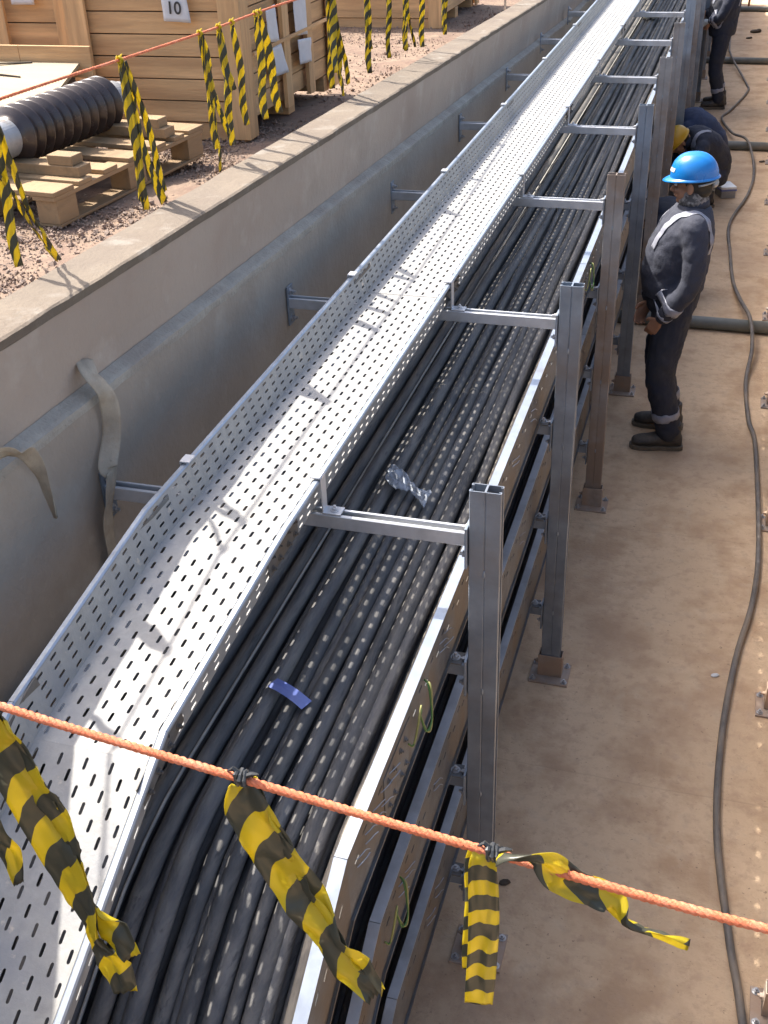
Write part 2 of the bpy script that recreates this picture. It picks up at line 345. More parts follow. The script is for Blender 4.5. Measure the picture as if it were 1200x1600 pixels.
# retaining walls (left one is the one in view, right one mirrors it outside the frame)
def wall(name, side, label):
    # profile built per y-station, lumpy along its length
    def X(d): return (XL - d) if side < 0 else (XR + d)
    st = []; y = Y0
    while y < 11: st.append(y); y += 0.06
    while y <= Y1: st.append(y); y += 0.8
    def nn(y, s, k): return noise.noise(Vector((y*s, k, 3.1*side)))
    root = empty(name, (X(0), 0, 0)); root.rotation_euler = (0, 0, 0)
    def strip(nm, rows, m, smooth=True, close=False):
        mb = MB(); vs = []; fs = []; n = None
        for y in st:
            r = rows(y); n = len(r); vs += [(x - X(0), y, z) for x, z in r]
        for j in range(len(st)-1):
            for i in range(n if close else n-1):
                k = (i+1) % n
                fs.append((j*n+i, j*n+k, (j+1)*n+k, (j+1)*n+i))
        if close: fs += [tuple(range(n)), tuple((len(st)-1)*n + i for i in range(n))]
        mb.add(vs, fs); return mb.build(nm, m, root, smooth=False)
    strip('lower_face', lambda y: [(X(0), 0.0), (X(0), lz(y)-0.045+0.012*nn(y, 5, 1)), (X(0.05), lz(y)-0.03), (X(0.10), lz(y)-0.03), (X(0.17), 0.5), (X(0.17), 0.0)], CONCL, close=True)
    strip('upper_face', lambda y: [(X(0.045), lz(y)-0.028), (X(0.040+0.005*nn(y, 2, 2)), lz(y)+0.05), (X(0.02+0.004*nn(y, 7, 3)), cz(y)-0.03), (X(0.17), cz(y)-0.03), (X(0.17), lz(y)-0.028)], CONC, close=True)
    strip('coping', lambda y: [(X(0.016+0.006*nn(y, 6, 4)+0.003*nn(y, 21, 8)), cz(y)-0.028), (X(0.012+0.007*nn(y, 6, 4)+0.004*nn(y, 25, 9)), cz(y)-0.004), (X(0.02+0.007*nn(y, 6, 4)), cz(y)+0.003*nn(y, 9, 5)), (X(0.09), cz(y)+0.004*nn(y, 3, 6)), (X(0.172+0.006*nn(y, 4, 7)), cz(y)+0.002), (X(0.178), cz(y)-0.028)], COPE, close=True)
    def led(y):
        a = 0.003*nn(y, 8, 11)+0.003*nn(y, 29, 12); c = 0.004*nn(y, 13, 13)
        e1 = 0.006*nn(y, 31, 15)
        return [(X(-0.0012), lz(y)-0.050+2.4*a), (X(-0.0022+0.2*e1), lz(y)-0.035+1.2*a), (X(-0.0015+0.3*e1), lz(y)-0.024+0.4*c+0.4*e1),
                (X(0.010), lz(y)-0.018+0.5*c+0.5*e1), (X(0.028), lz(y)-0.012+0.3*c+0.4*e1), (X(0.042), lz(y)-0.006+0.5*c-0.3*e1), (X(0.052), lz(y)-0.06)]
    strip('mortar_ledge', led, MORTAR, close=True)
    tag(root, label, 'wall'); return root
wall('retaining_wall', -1, 'shaded grey brown concrete trench wall with sunlit coping and rough pale mortar ledge')
if True: wall('retaining_wall', 1, 'sunlit concrete trench wall on the walkway side beyond the right rack')
e = MB(); e.box((XL-0.16, Y1, 0), (XR+0.16, Y1+0.2, 1.7)); tag(e.build('trench_end_wall', CONC), 'far concrete end wall closing the trench', 'wall')
e = MB(); e.box((XL-0.16, Y0-0.2, 0), (XR+0.16, Y0, 2.0)); tag(e.build('trench_end_wall', CONC), 'near concrete end wall closing the trench behind the camera', 'wall')

# loose stones on the gravel
mb = MB(); rnd = random.Random(3)
def rock(mb, c, r, rnd):
    vs = []; M = Euler((rnd.uniform(0, 6), rnd.uniform(0, 6), rnd.uniform(0, 6))).to_matrix()
    for d in ((1, 0, 0), (-1, 0, 0), (0, 1, 0), (0, -1, 0), (0, 0, 1), (0, 0, -1)):
        vs.append(Vector(c) + M @ (Vector(d)*r*rnd.uniform(0.55, 1.15)))
    mb.add(vs, [(0, 2, 4), (2, 1, 4), (1, 3, 4), (3, 0, 4), (2, 0, 5), (1, 2, 5), (3, 1, 5), (0, 3, 5)])
for i in range(24000):
    x = -1.29 - abs(rnd.gauss(0, 1.0)) if i % 2 else -1.29 - rnd.uniform(0, 1.6)
    y = rnd.uniform(-0.6, 3.4) if i % 5 else rnd.uniform(3, 9)
    r = rnd.uniform(0.003, 0.009) if rnd.random() < 0.95 else rnd.uniform(0.010, 0.020)
    rock(mb, (x, y, gz(y)+0.3*r), r, rnd)
tag(mb.build('loose_gravel', STONE), kind='stuff')

# ================================================================== RACK POSTS AND ARMS
def strut(w=0.041, h=0.0205, t=0.0026, lip=0.010, ret=0.007):
    a = [(0, -h+0.0024), (0.0024, -h), (w-0.002, -h), (w, -h+0.002), (w, -h+lip), (w-ret, -h+lip), (w-ret, -h+lip-t), (w-t, -h+lip-t), (w-t, -h+t), (t, -h+t)]
    return a + [(x, -y) for x, y in reversed(a)]
SP = 1.4594
ARMZ = [1.672, 1.237, 0.805, 0.370]
def make_post(arms=True, H=1.8, m=GALVD, stub=False):
    root = empty('rack_post')
    u = MB(); P = strut()
    for s in (1, -1): u.prism(P, (0, 0, 0), (s, 0, 0), (0, 1, 0), (0, 0, 1), 0.012, H)
    up = u.build('upright', m, root)
    # seam weld beads between the two channels
    for z in (0.35, 0.75, 1.15, 1.55): wd = MB(); wd.ball((0, -0.0205, z), (0.004, 0.0025, 0.012), 8, 6); wd.build('weld_bead', m, up, smooth=True)
    bp = MB(); bp.box((-0.085, -0.075, 0.0), (0.085, 0.075, 0.009)); bpo = bp.build('base_plate', STEELBASE, root, bevel=0.0015)
    sk = MB()
    for a, c in (((-0.052, -0.027, 0.009), (0.052, -0.023, 0.12)), ((-0.052, 0.023, 0.009), (0.052, 0.027, 0.12)),
                 ((-0.052, -0.023, 0.009), (-0.0475, 0.023, 0.118)), ((0.0475, -0.023, 0.009), (0.052, 0.023, 0.118))): sk.box(a, c)
    hexbolt(sk, (-0.052, 0.0, 0.07), -0.010, -0.012, 'x')
    sk.build('base_socket', STEELBASE, root, bevel=0.001)
    for sx in (-1, 1):
        for sy in (-1, 1):
            bo = MB(); hexbolt(bo, (sx*0.068, sy*0.055, 0.009), 0.009, 0.011); bo.build('anchor_bolt', BOLT, root)
    if not arms: return root
    for i, z in enumerate(ARMZ):
        x1 = -0.05; x0 = XL + 0.004
        if i: x0 = -0.98
        ar = MB(); ar.prism(strut(), (0, 0, z-0.041), (0, 0, 1), (0, 1, 0), (1, 0, 0), x0, x1)
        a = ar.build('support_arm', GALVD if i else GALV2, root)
        pl = MB(); pl.box((-0.0505, -0.030, z-0.105), (-0.0435, 0.030, z+0.018)); pl.build('end_plate', GALVD, a, bevel=0.001)
        bo = MB(); hexbolt(bo, (-0.0505, 0, z-0.078), -0.010, -0.011, 'x'); bo.build('bolt', BOLT, a)
        bo = MB(); hexbolt(bo, (-0.0505, 0.0, z+0.006), -0.007, -0.010, 'x'); bo.build('bolt', BOLT, a)
        if i == 0:
            wp = MB(); wp.box((XL+0.0005, -0.028, z-0.11), (XL+0.007, 0.028, z+0.045)); wp.build('wall_plate', GALVD, a, bevel=0.001)
            for zz in (z+0.022, z-0.085): wb = MB(); hexbolt(wb, (XL+0.007, 0, zz), 0.010, 0.014, 'x'); wb.build('wall_bolt', BOLT, a)
        else:
            cl = MB(); cl.box((-0.106, -0.026, z+0.0012), (-0.058, 0.026, z+0.0052)); cl.box((-0.106, -0.026, z+0.0012), (-0.101, 0.026, z+0.012)); c = cl.build('tray_clamp', GALVB, a, bevel=0.0008)
            bo = MB(); hexbolt(bo, (-0.080, 0, z+0.0052), 0.0095, 0.010); bo.build('clamp_bolt', BOLT, c)
    return root
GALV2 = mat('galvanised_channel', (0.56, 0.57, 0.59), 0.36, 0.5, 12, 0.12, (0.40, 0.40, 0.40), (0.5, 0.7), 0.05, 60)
p0 = make_post()
NP = 16
ORD = ['first', 'second', 'third', 'fourth', 'fifth', 'sixth', 'seventh', 'eighth', 'ninth', 'tenth', 'eleventh', 'twelfth', 'thirteenth', 'fourteenth', 'fifteenth', 'sixteenth', 'seventeenth']
plabel = {0: 'nearest clean grey double channel post, in front of the hanging barrier tape end',
          1: 'second grey rack post from the front, its base plate clear on the open walkway',
          2: 'third rack post from the front, streaked with brown mud down its face',
          3: 'fourth rack post from the front, dark grey, beside the knees of the blue helmet worker',
          4: 'fifth rack post from the front, tall brownish grey post left of the blue helmet',
          5: 'sixth rack post from the front, just left of the yellow helmet'}
for k in range(NP):
    o = p0 if k == 0 else copy_tree(p0)
    o.location = (0.004*math.sin(k*2.3) if k else 0, k*SP, 0)
    lab = plabel.get(k, 'grey steel rack post, %s from the front in the crowded far row' % ORD[k])
    tag(o, lab, 'rack post', 'steel posts carrying the cable trays along the walkway')
    if k in (2, 4, 5, 7):
        for ch in o.children:
            if ch.name.startswith('upright'):
                ch.data = ch.data.copy(); ch.data.materials[0] = MUDDY
        if k == 2:
            for ch in o.children:
                if ch.name.startswith('upright'): ch['label'] = 'mud streaked upright'
r0 = make_post(arms=False, H=1.8)
rl = ['nearest base of the right rack, at the bottom right corner beside the grey floor cable',
      'right rack post whose bolted base plate stands beside the bend of the floor cable',
      'third right rack post from the front, at the right picture edge',
      'fourth right rack post from the front, past the straight run of the floor cable',
      'right rack post just past the nearest grey pipe']
for k in range(14):
    o = r0 if k == 0 else copy_tree(r0)
    o.location = (0.956, k*SP+0.012, 0)
    tag(o, rl[k] if k < len(rl) else 'steel post of the right rack, %s from the front' % ORD[k], 'rack post', 'steel posts of the second rack on the right')
    for i in (): pass

# ================================================================== PERFORATED COVER TRAY
def slot_panel(mb, F, L, W, rows, pitch, slot_l, slot_w, stagger=True, t=0.0016, rowoff=0.0):
    """F(u,v) -> (point, normal); u across 0..W, v along 0..L. Sheet with slots, real thickness."""
    rw = W/rows; nv = max(1, int(L/pitch)); pitch = L/nv
    a = slot_w/2; l = slot_l/2-a
    sl = [(-a, l), (-a*0.7, l+a*0.7), (0, l+a), (a*0.7, l+a*0.7), (a, l), (a, -l), (a*0.7, -l-a*0.7), (0, -l-a), (-a*0.7, -l-a*0.7), (-a, -l)]
    def put(poly):
        o = len(mb.v)
        for (u, v) in poly:
            p, n = F(u, v); mb.v.append(tuple(p + n*t/2))
        for (u, v) in poly:
            p, n = F(u, v); mb.v.append(tuple(p - n*t/2))
        return o, len(poly)
    for r in range(rows):
        u0 = r*rw; u1 = u0+rw; uc = (u0+u1)/2; sh = pitch/2 if (stagger and r % 2) else 0.0
        # end fillers
        segs = [(k*pitch+sh, (k+1)*pitch+sh) for k in range(nv if not sh else nv-1)]
        fill = [(0, sh), (L-pitch+sh, L)] if sh else []
        for v0, v1 in fill:
            o, n = put([(u0, v0), (u1, v0), (u1, v1), (u0, v1)])
            mb.f.append((o, o+1, o+2, o+3)); mb.f.append((o+7, o+6, o+5, o+4))
        for v0, v1 in segs:
            vc = (v0+v1)/2
            outer = [(u0, vc+l), (u0, v1), (uc, v1), (u1, v1), (u1, vc+l), (u1, vc-l), (u1, v0), (uc, v0), (u0, v0), (u0, vc-l)]
            inner = [(uc+x, vc+y) for x, y in sl]
            o, n = put(outer + inner)
            for i in range(10):
                j = (i+1) % 10
                mb.f.append((o+i, o+j, o+10+j, o+10+i)); mb.f.append((o+n+j, o+n+i, o+n+10+i, o+n+10+j))
                mb.f.append((o+10+i, o+10+j, o+n+10+j, o+n+10+i))
# stations (y, floor z) along the tray, walked away from the camera
CT = [(-2.10, 1.625-0.60*0.94), (-0.93, 1.632), (-0.25, 1.6785), (22.0, 1.6785)]
XFL, XFR = -0.792, -0.466; XTL, XTR = -0.816, -0.458; HT = 0.092
tray = empty('perforated_cable_tray', (0, 0, 0))
tag(tray, 'long bright galvanised tray full of slots, resting open on top of the cross arms', 'cable tray')
for i in range(3):
    (ya, za), (yb, zb) = CT[i], CT[i+1]
    A = Vector((0, ya, za)); B = Vector((0, yb, zb)); Lg = (B-A).length; D = (B-A)/Lg; Nn = Vector((1, 0, 0)).cross(D); Nv = Vector((0, 0, 1))
    pieces = [(0.0, Lg)]
    if i == 2:
        pieces = []; s = 0.0
        for k in range(8):
            e_ = min(s + (2.98 if k else 1.79), Lg); pieces.append((s, e_)); s = e_+0.003
            if s >= Lg: break
    sA, sB = ((0.034, 0.034), (0.034, 0.0), (0.0, 0.0))[i]
    for (s0, s1) in pieces:
        if s1-s0 < 0.05: continue
        o0 = A + D*s0; Ls = s1-s0; sh0 = sA+(sB-sA)*s0/Lg; sh1 = sA+(sB-sA)*s1/Lg
        XS = lambda v: sh0+(sh1-sh0)*v/Ls
        mb = MB()
        slot_panel(mb, lambda u, v: (o0 + Vector((XFL+XS(v)+u*(XFR-XFL-XS(v))/(XFR-XFL), 0, 0)) + D*v, Nn), Ls, XFR-XFL, 10, 0.0575, 0.027, 0.0082)
        fp = mb.build('floor_panel', GALV, tray)
        for sd in (0, 1):
            xb, xt = ((XFL, XTL), (XFR, XTR))[sd]
            T = Vector((xt-xb, 0, 0)) + Nv*HT; Wd = T.length; Tn = T/Wd; Nw = D.cross(Tn)
            mb = MB()
            slot_panel(mb, lambda u, v: (o0 + Vector((xb+(XS(v) if sd == 0 else 0), 0, 0)) + Tn*u + D*v, Nw), Ls, Wd, 4, 0.0575, 0.027, 0.0068, stagger=False)
            s_ = -1 if sd == 0 else 1
            # rolled lip turned outwards
            c0 = o0 + Vector((xt, 0, 0)) + Nv*HT
            pr = [(0, 0), (0.004*s_, 0.004), (0.015*s_, 0.004), (0.018*s_, 0.0), (0.018*s_, -0.006), (0.0155*s_, -0.006), (0.015*s_, 0.0), (0.003*s_, 0.0), (0.001*s_, -0.003)]
            side = mb.build('side_wall', GALV, tray)
            lp = MB(); c0 = c0 + Vector((sh0 if sd == 0 else 0, 0, 0)); lp.prism(pr, c0, (1, 0, 0), Nn, D*1.0 + Vector(((sh1-sh0)/Ls if sd == 0 else 0, 0, 0)), 0.0, Ls); lp.build('rolled_lip', RIM, side)
    # splice plates at each change of slope
for (y, z, ang) in ((-0.93, 1.632, R(16)), (-0.25, 1.6785, R(2)), (1.54, 1.6785, 0), (4.52, 1.6785, 0), (7.5, 1.6785, 0)):
    for sd in (-1, 1):
        M = Matrix.Translation((0, y, z)) @ Matrix.Rotation(ang, 4, 'X')
        mb = MB(); x = (XFL-0.018+(0.030 if y < -0.5 else 0)) if sd < 0 else (XFR+0.010)
        mb.box((x-0.0012, -0.10, 0.014), (x+0.0012, 0.10, 0.078), M)
        for yy in (-0.075, -0.03, 0.03, 0.075):
            for zz in (0.028, 0.064): 
                c = M @ Vector((x+0.0012*sd, yy, zz)); hexbolt(mb, c, 0.006*sd, 0.007*sd, 'x')
        mb.build('splice_plate', GALVB, tray)
# hold down clips gripping the lips at every arm
for k in range(0, 12):
    y = k*SP
    for sd in (-1, 1):
        x = (XTL-0.021) if sd < 0 else (XTR+0.021)
        mb = MB(); z0, z1 = 1.6735, 1.6785+HT+0.010
        mb.box((x-0.002, y-0.017, z0), (x+0.002, y+0.017, z1)); mb.box((min(x-0.028*sd, x), y-0.020, z1-0.001), (max(x, x-0.028*sd), y+0.020, z1+0.004))
        mb.box((min(x, x+0.050*sd), y-0.020, z0-0.0005), (max(x, x+0.050*sd), y+0.020, z0+0.0045))
        hexbolt(mb, (x+0.028*sd, y, z0+0.0045), 0.008, 0.009)
        mb.build('hold_down_clip', GALV2, tray, bevel=0.0008)

# ================================================================== WIDE CABLE TRAYS (three levels)
ANG = math.tan(R(29))
def make_wide(level, zt, ybend, label, yend):
    root = empty('wide_cable_tray', (0, 0, 0))
    tag(root, label, 'cable tray')
    x0, x1 = -0.92, -0.096; h = 0.195
    sts = [(yend, zt - ANG*(ybend-yend)), (ybend, zt), (22.0, zt)]
    for i in range(2):
        A = Vector((0, *sts[i])); B = Vector((0, *sts[i+1])); Lg = (B-A).length; D = (B-A)/Lg; Nn = Vector((0, 0, 1))
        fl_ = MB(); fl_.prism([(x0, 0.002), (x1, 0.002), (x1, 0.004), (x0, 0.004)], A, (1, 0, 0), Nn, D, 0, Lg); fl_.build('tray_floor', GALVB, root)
        segs = [(0, Lg)] if i == 0 else [(s*3.0 + (0.62 if s else 0), min(Lg, (s+1)*3.0+0.617)) for s in range(7)]
        for s0, s1 in segs:
            if s1 <= s0: continue
            for x, sd in ((x0, -1), (x1, 1)):
                o0 = A + D*s0 + Vector((x, 0, 0)); mb = MB()
                # outer web: plain lower band, slotted band, folded edges
                mb.prism([(0, 0.0045), (0.002, 0.0045), (0.002, 0.118), (0, 0.118)], o0, (sd, 0, 0), Nn, D, 0, s1-s0)
                slot_panel(mb, lambda u, v: (o0 + Vector((0.001*sd, 0, 0)) + Nn*(0.118+u) + D*v, Vector((1, 0, 0))), s1-s0, 0.052, 2, 0.115, 0.030, 0.009, t=0.002)
                mb.prism([(0, 0.170), (0.002, 0.170), (0.002, h-0.002), (0, h-0.002)], o0, (sd, 0, 0), Nn, D, 0, s1-s0)
                mb.prism([(0.002, 0.0045), (0.010, 0.0045), (0.010, 0.012), (0.0085, 0.012), (0.0085, 0.006), (0.002, 0.006)], o0, (sd, 0, 0), Nn, D, 0, s1-s0)
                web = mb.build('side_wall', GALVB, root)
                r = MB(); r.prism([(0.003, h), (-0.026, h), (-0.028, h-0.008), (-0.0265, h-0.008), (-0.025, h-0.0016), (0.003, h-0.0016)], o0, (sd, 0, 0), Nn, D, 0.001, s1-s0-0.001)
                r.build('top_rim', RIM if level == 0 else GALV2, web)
    # joint covers and cut tie stubs along the outer wall
    for y in ((-0.55, 2.62, 5.6) if level == 0 else (0.4, 3.4)):
        mb = MB(); mb.box((x1+0.0025, y-0.10, zt+0.03), (x1+0.005, y+0.10, zt+0.165))
        for yy in (-0.07, -0.03, 0.03, 0.07):
            for zz in (0.06, 0.135): hexbolt(mb, (x1+0.005, y+yy, zt+zz), 0.006, 0.006, 'x')
        mb.build('joint_plate', GALVB, root)
    return root
wt = [make_wide(0, 1.2385, -0.905, 'upper wide cable tray packed with exposed black cables, bright rim along the posts', -2.3),
      make_wide(1, 0.8065, -0.72, 'middle wide cable tray, seen as a dusty side wall under the exposed cables', -2.0),
      make_wide(2, 0.3715, -0.62, 'lowest wide cable tray, its dusty side wall just above the walkway', -1.25)]
# grounding wires and tie wires on the upper and middle tray
def wire(pts, r, m, parent, name='grounding_wire'):
    mb = MB(); mb.tube(smooth_path(pts, 8), r, 8); return mb.build(name, m, parent, smooth=True)
for (y, z, s) in ((-0.36, 1.345, 0.5), (-0.62, 0.925, 0.45), (2.75, 1.345, 0.5)):
    par = wt[0] if z > 1.2 else (wt[1] if z > 0.7 else wt[2])
    for k, m_ in ((0, GREENW), (1, YELW)):
        o_ = 0.014*k
        wire([(-0.090, y+0.13*s, z+0.060), (-0.074+o_*0.4, y+0.09*s, z+0.055), (-0.060, y+0.035*s, z-0.02-o_), (-0.066, y-0.03*s+o_, z-0.035-o_), (-0.078, y-0.045*s, z+0.02), (-0.070, y-0.09*s, z+0.055+o_), (-0.078, y-0.17*s, z-0.015), (-0.090, y-0.19*s, z-0.01)], 0.0026, m_, par)
rnd = random.Random(5)
for lv, (zt, ys) in enumerate(((1.2385, [-0.60, -0.66, -0.72, -0.78, -0.84, -0.12, -0.07, 0.30, 0.36, 0.9, 1.25, 2.2]), (0.8065, [-0.50, -0.56, -0.2, 0.3, 1.1]), (0.3715, [-0.3, -0.2, 0.5]))):
    for y in ys:
        for zz in (0.145, 0.115):
            z = zt+zz+rnd.uniform(-0.01, 0.01)
            mb = MB(); mb.tube(smooth_path([(-0.0925, y-0.012, z), (-0.085, y, z+0.004), (-0.082, y+0.02, z-0.002), (-0.078, y+0.034, z-0.008+rnd.uniform(-0.01, 0.01))], 3), 0.0012, 5)
            mb.build('cable_tie', GALVD, wt[lv])

# ================================================================== CABLES
def cable_path(x, z, zt, ybend, yend, amp, seed, y1=21.5, drop=0.0):
    pts = []; y = yend
    while y <= y1:
        base = zt if y > ybend else zt - ANG*(ybend-y)
        # round the bend a little
        d = y-ybend
        if abs(d) < 0.22: base = zt - ANG*0.5*((0.22-d)**2)/(0.44)
        wx = amp*noise.noise(Vector((y*0.55, seed*7.3, 0))) + 0.35*amp*noise.noise(Vector((y*1.9, seed*3.1, 5)))
        wz = 0.45*amp*noise.noise(Vector((y*0.9, seed*5.7, 9)))
        pts.append((x+wx, y, base+z+wz)); y += 0.11 if y < 6 else 0.35
    return pts
rnd = random.Random(21)
top = []
xs = [-0.885, -0.815, -0.745, -0.672, -0.612]
rs = [0.030, 0.030, 0.031, 0.031, 0.025]
x = -0.545; k = 0
while x < -0.148:
    r = (0.0215, 0.0165, 0.0225, 0.0180, 0.0150, 0.0195)[k % 6]; xs.append(x); rs.append(r); x += r*1.9+0.003; k += 1
n_top = len(xs)
for i, (x, r) in enumerate(zip(xs, rs)):
    last = i == n_top-1
    lift = 0.095 if i > 4 else 0.080
    pts = cable_path(x if not last else -0.147, lift+0.026*noise.noise(Vector((i*1.7, 0, 0))), 1.2435, -0.905, -2.2, 0.016 if i > 4 else 0.007, i+1)
    mb = MB(); mb.tube(pts, r, 12); o = mb.build('power_cable', RUBDUST if last else RUBBER, smooth=True)
    if i == 3: lab = 'thick smooth black cable just left of the thin pale cord, beside the perforated tray'
    elif i == 4: lab = 'black cable hugging the right side of the thin pale cord'
    elif last: lab = 'pale dust covered cable lit by the sun along the bright tray rim'
    elif i < 3: lab = 'thick black cable under the perforated tray, %s left of the one beside the cord' % ORD[2-i]
    else: lab = 'black cable in the upper tray, %s left of the pale dusty one' % ORD[n_top-2-i]
    tag(o, lab, 'cable', 'power cables in the upper wide tray')
# lower layer that shows in the gaps
x = -0.56; k = 0
while x < -0.12:
    r = 0.021; pts = cable_path(x, 0.045, 1.2435, -0.905, -2.2, 0.006, 40+k, drop=0)
    mb = MB(); mb.tube(pts, r, 8); o = mb.build('power_cable', RUBBER, smooth=True)
    tag(o, 'black cable of the bottom layer, glimpsed between the cables above it', 'cable', 'bottom layer of cables in the upper wide tray'); x += 0.0445; k += 1
pts = cable_path(-0.5805, 0.098, 1.2435, -0.905, -2.2, 0.002, 3)
mb = MB(); mb.tube(pts, 0.0042, 6); tag(mb.build('pale_cord', GAPLIGHT, smooth=True), 'thin pale cord running straight between the black cables', 'cord')  # pale tube painted in for the sunlit gap in the tray floor
for lv, zt, yb, ye in ((1, 0.8115, -0.72, -1.9), (2, 0.3765, -0.62, -1.2)):
    x = -0.60; k = 0
    while x < -0.13:
        r = (0.022, 0.019, 0.024)[k % 3]; pts = cable_path(x, r+0.012*abs(noise.noise(Vector((k*2.2, lv, 0)))), zt, yb, ye, 0.010, 70+k+20*lv)
        mb = MB(); mb.tube(pts, r, 8); o = mb.build('power_cable', RUBBER, smooth=True)
        tag(o, ('black cable deep in the shade of the middle wide tray' if lv == 1 else 'black cable deep in the shade of the lowest wide tray'), 'cable',
            'power cables in the middle tray' if lv == 1 else 'power cables in the lowest tray'); x += r*2+0.006; k += 1
RLAB = ['upper wide cable tray of the right rack', 'middle wide cable tray of the right rack', 'lowest wide cable tray of the right rack']
for i, t_ in enumerate(wt[:1]):  # unseen tray copy added off frame to temper the bounced light
    c_ = copy_tree(t_); c_.location = (1.985, 0, 0); tag(c_, RLAB[i], 'cable tray', 'cable trays of the right rack')
for o_ in [o for o in COL.objects if o.name.startswith('power_cable') and o.get('group') == 'power cables in the upper wide tray']:  # unseen cable copies added with it, for the same bounce
    c_ = o_.copy(); COL.objects.link(c_); c_.location = (1.985, 0, -0.02); tag(c_, 'black cable in the upper tray of the right rack', 'cable', 'cables of the right rack')
# little things lying on the cables
mb = MB(); M = Matrix.Translation((-0.415, -0.395, 1.374)) @ Matrix.Rotation(R(-22), 4, 'Z') @ Matrix.Rotation(R(8), 4, 'Y')
ring = []
for i in range(9):
    xx = -0.058 + 0.116*i/8; zc = 0.007*math.cos(i/8*math.pi-math.pi/2)
    ring.append((M @ Vector((xx, 0, zc)), (M.to_3x3() @ Vector((0, 0.019, 0))), (M.to_3x3() @ Vector((0, 0, 0.0016)))))
mb.loft([(c, a, b_) for c, a, b_ in ring], 4); tag(mb.build('blue_plastic_strip', BLUEPL), 'small curved blue plastic piece lying across the black cables', 'plastic strip')
mb = MB(); vs = []; fs = []; nu, nv = 26, 12
for i in range(nu+1):
    for j in range(nv+1):
        u = i/nu; v = j/nv
        w_ = 0.040+0.018*math.sin(u*7)
        px = -0.480+0.175*u; py = 0.72-0.15*u+(v-0.5)*2*w_
        pz = 1.385+0.013*noise.noise(Vector((u*9, v*7, 1)))+0.008*noise.noise(Vector((u*25, v*20, 4)))+0.008*(1-abs(2*v-1))
        vs.append((px, py, pz))
for i in range(nu):
    for j in range(nv): a = i*(nv+1)+j; fs.append((a, a+1, a+nv+2, a+nv+1))
mb.add(vs, fs); tag(mb.build('plastic_wrap', CLEARPL, smooth=True, solid=0.0008), 'crumpled clear plastic film lying on the cables before the first arm', 'plastic film')
mb = MB(); rn = random.Random(2)
for i in range(6): mb.ball((-0.51+0.03*i*0.8, 10.45+0.07*(i % 3), 1.385+0.008*(i % 2)), (0.035, 0.055, 0.02), 8, 6, Euler((0, 0, i)).to_matrix())
tag(mb.build('paper_scrap', mat('pale_scrap', (0.50, 0.45, 0.34), 0.8), remesh=0.008), 'pale crumpled scrap lying on the far cables behind the distant arms', 'scrap')

# ================================================================== WALKWAY THINGS
cp = [(0.30, 21.0), (0.30, 17.5), (0.36, 15.7), (0.60, 14.3), (0.63, 13.7), (0.45, 12.6), (0.36, 12.15), (0.50, 11.2), (0.67, 10.7), (0.76, 9.9), (0.72, 9.0), (0.573, 8.02), (0.60, 7.2), (0.641, 6.54), (0.70, 6.0), (0.775, 5.53), (0.80, 5.1), (0.774, 4.64), (0.80, 4.1), (0.844, 3.76), (0.872, 2.72), (0.850, 2.2), (0.785, 1.75), (0.742, 1.23), (0.742, 0.71), (0.80, 0.24), (0.84, 0.0), (0.90, -0.5), (0.95, -1.5)]
pz = []
for (x, y) in cp:
    z = 0.018
    for py in (5.55, 10.74, 15.74):
        d = abs(y-py)
        if d < 0.9: z = max(z, 0.112*(1-(d/0.9)**1.5))
    pz.append((x, y, z))
mb = MB(); mb.tube(smooth_path(pz, 8), 0.0140, 12)
tag(mb.build('floor_cable', FLOORCORD, smooth=True), 'long dusty grey cable snaking along the walkway floor over the pipes', 'cable')
for i, (y, lab) in enumerate(((5.55, 'nearest grey pipe crossing the walkway behind the legs of the worker in the blue helmet'), (10.74, 'grey pipe crossing the walkway behind the crouching workers'), (15.74, 'grey pipe crossing the walkway behind the standing far worker'), (20.8, 'farthest grey pipe crossing the walkway near the top picture edge'))):
    mb = MB(); mb.tube([(XL+0.01, y+0.01, 0.046), (0.3, y, 0.046), (XR-0.01, y-0.03, 0.046)], 0.045, 20)
    o = mb.build('grey_pipe', PIPE, smooth=True); tag(o, lab, 'pipe', 'grey pipes laid across the walkway')
    mb = MB(); mb.tube([(1.2, y-0.018, 0.046), (1.29, y-0.018, 0.046)], 0.052, 20); mb.build('coupling', PIPE, o, smooth=True)
rn = random.Random(9)
for (x, y, s, lab) in ((0.676, 18.5, 0.09, 'dark brown scrap on the far walkway, the larger right one'), (0.583, 17.9, 0.05, 'dark brown scrap on the far walkway, the smaller left one'), (0.836, 10.25, 0.03, 'tiny dark crumb on the walkway beside the crouching workers'), (0.03, 0.29, 0.02, 'small dark clod on the floor right of the nearest post'), (0.70, 1.62, 0.018, 'small pale chip beside the bend of the floor cable')):
    mb = MB(); mb.ball((x, y, s*0.25), (s*1.1, s*0.7, s*0.3), 8, 5, Euler((0, 0, 0.5)).to_matrix()); mb.ball((x+s*0.6, y+s*0.2, s*0.3), (s*0.5, s*0.3, s*0.35), 7, 5)
    tag(mb.build('floor_debris', DARK if 'pale' not in lab else PAPER), lab, 'debris')

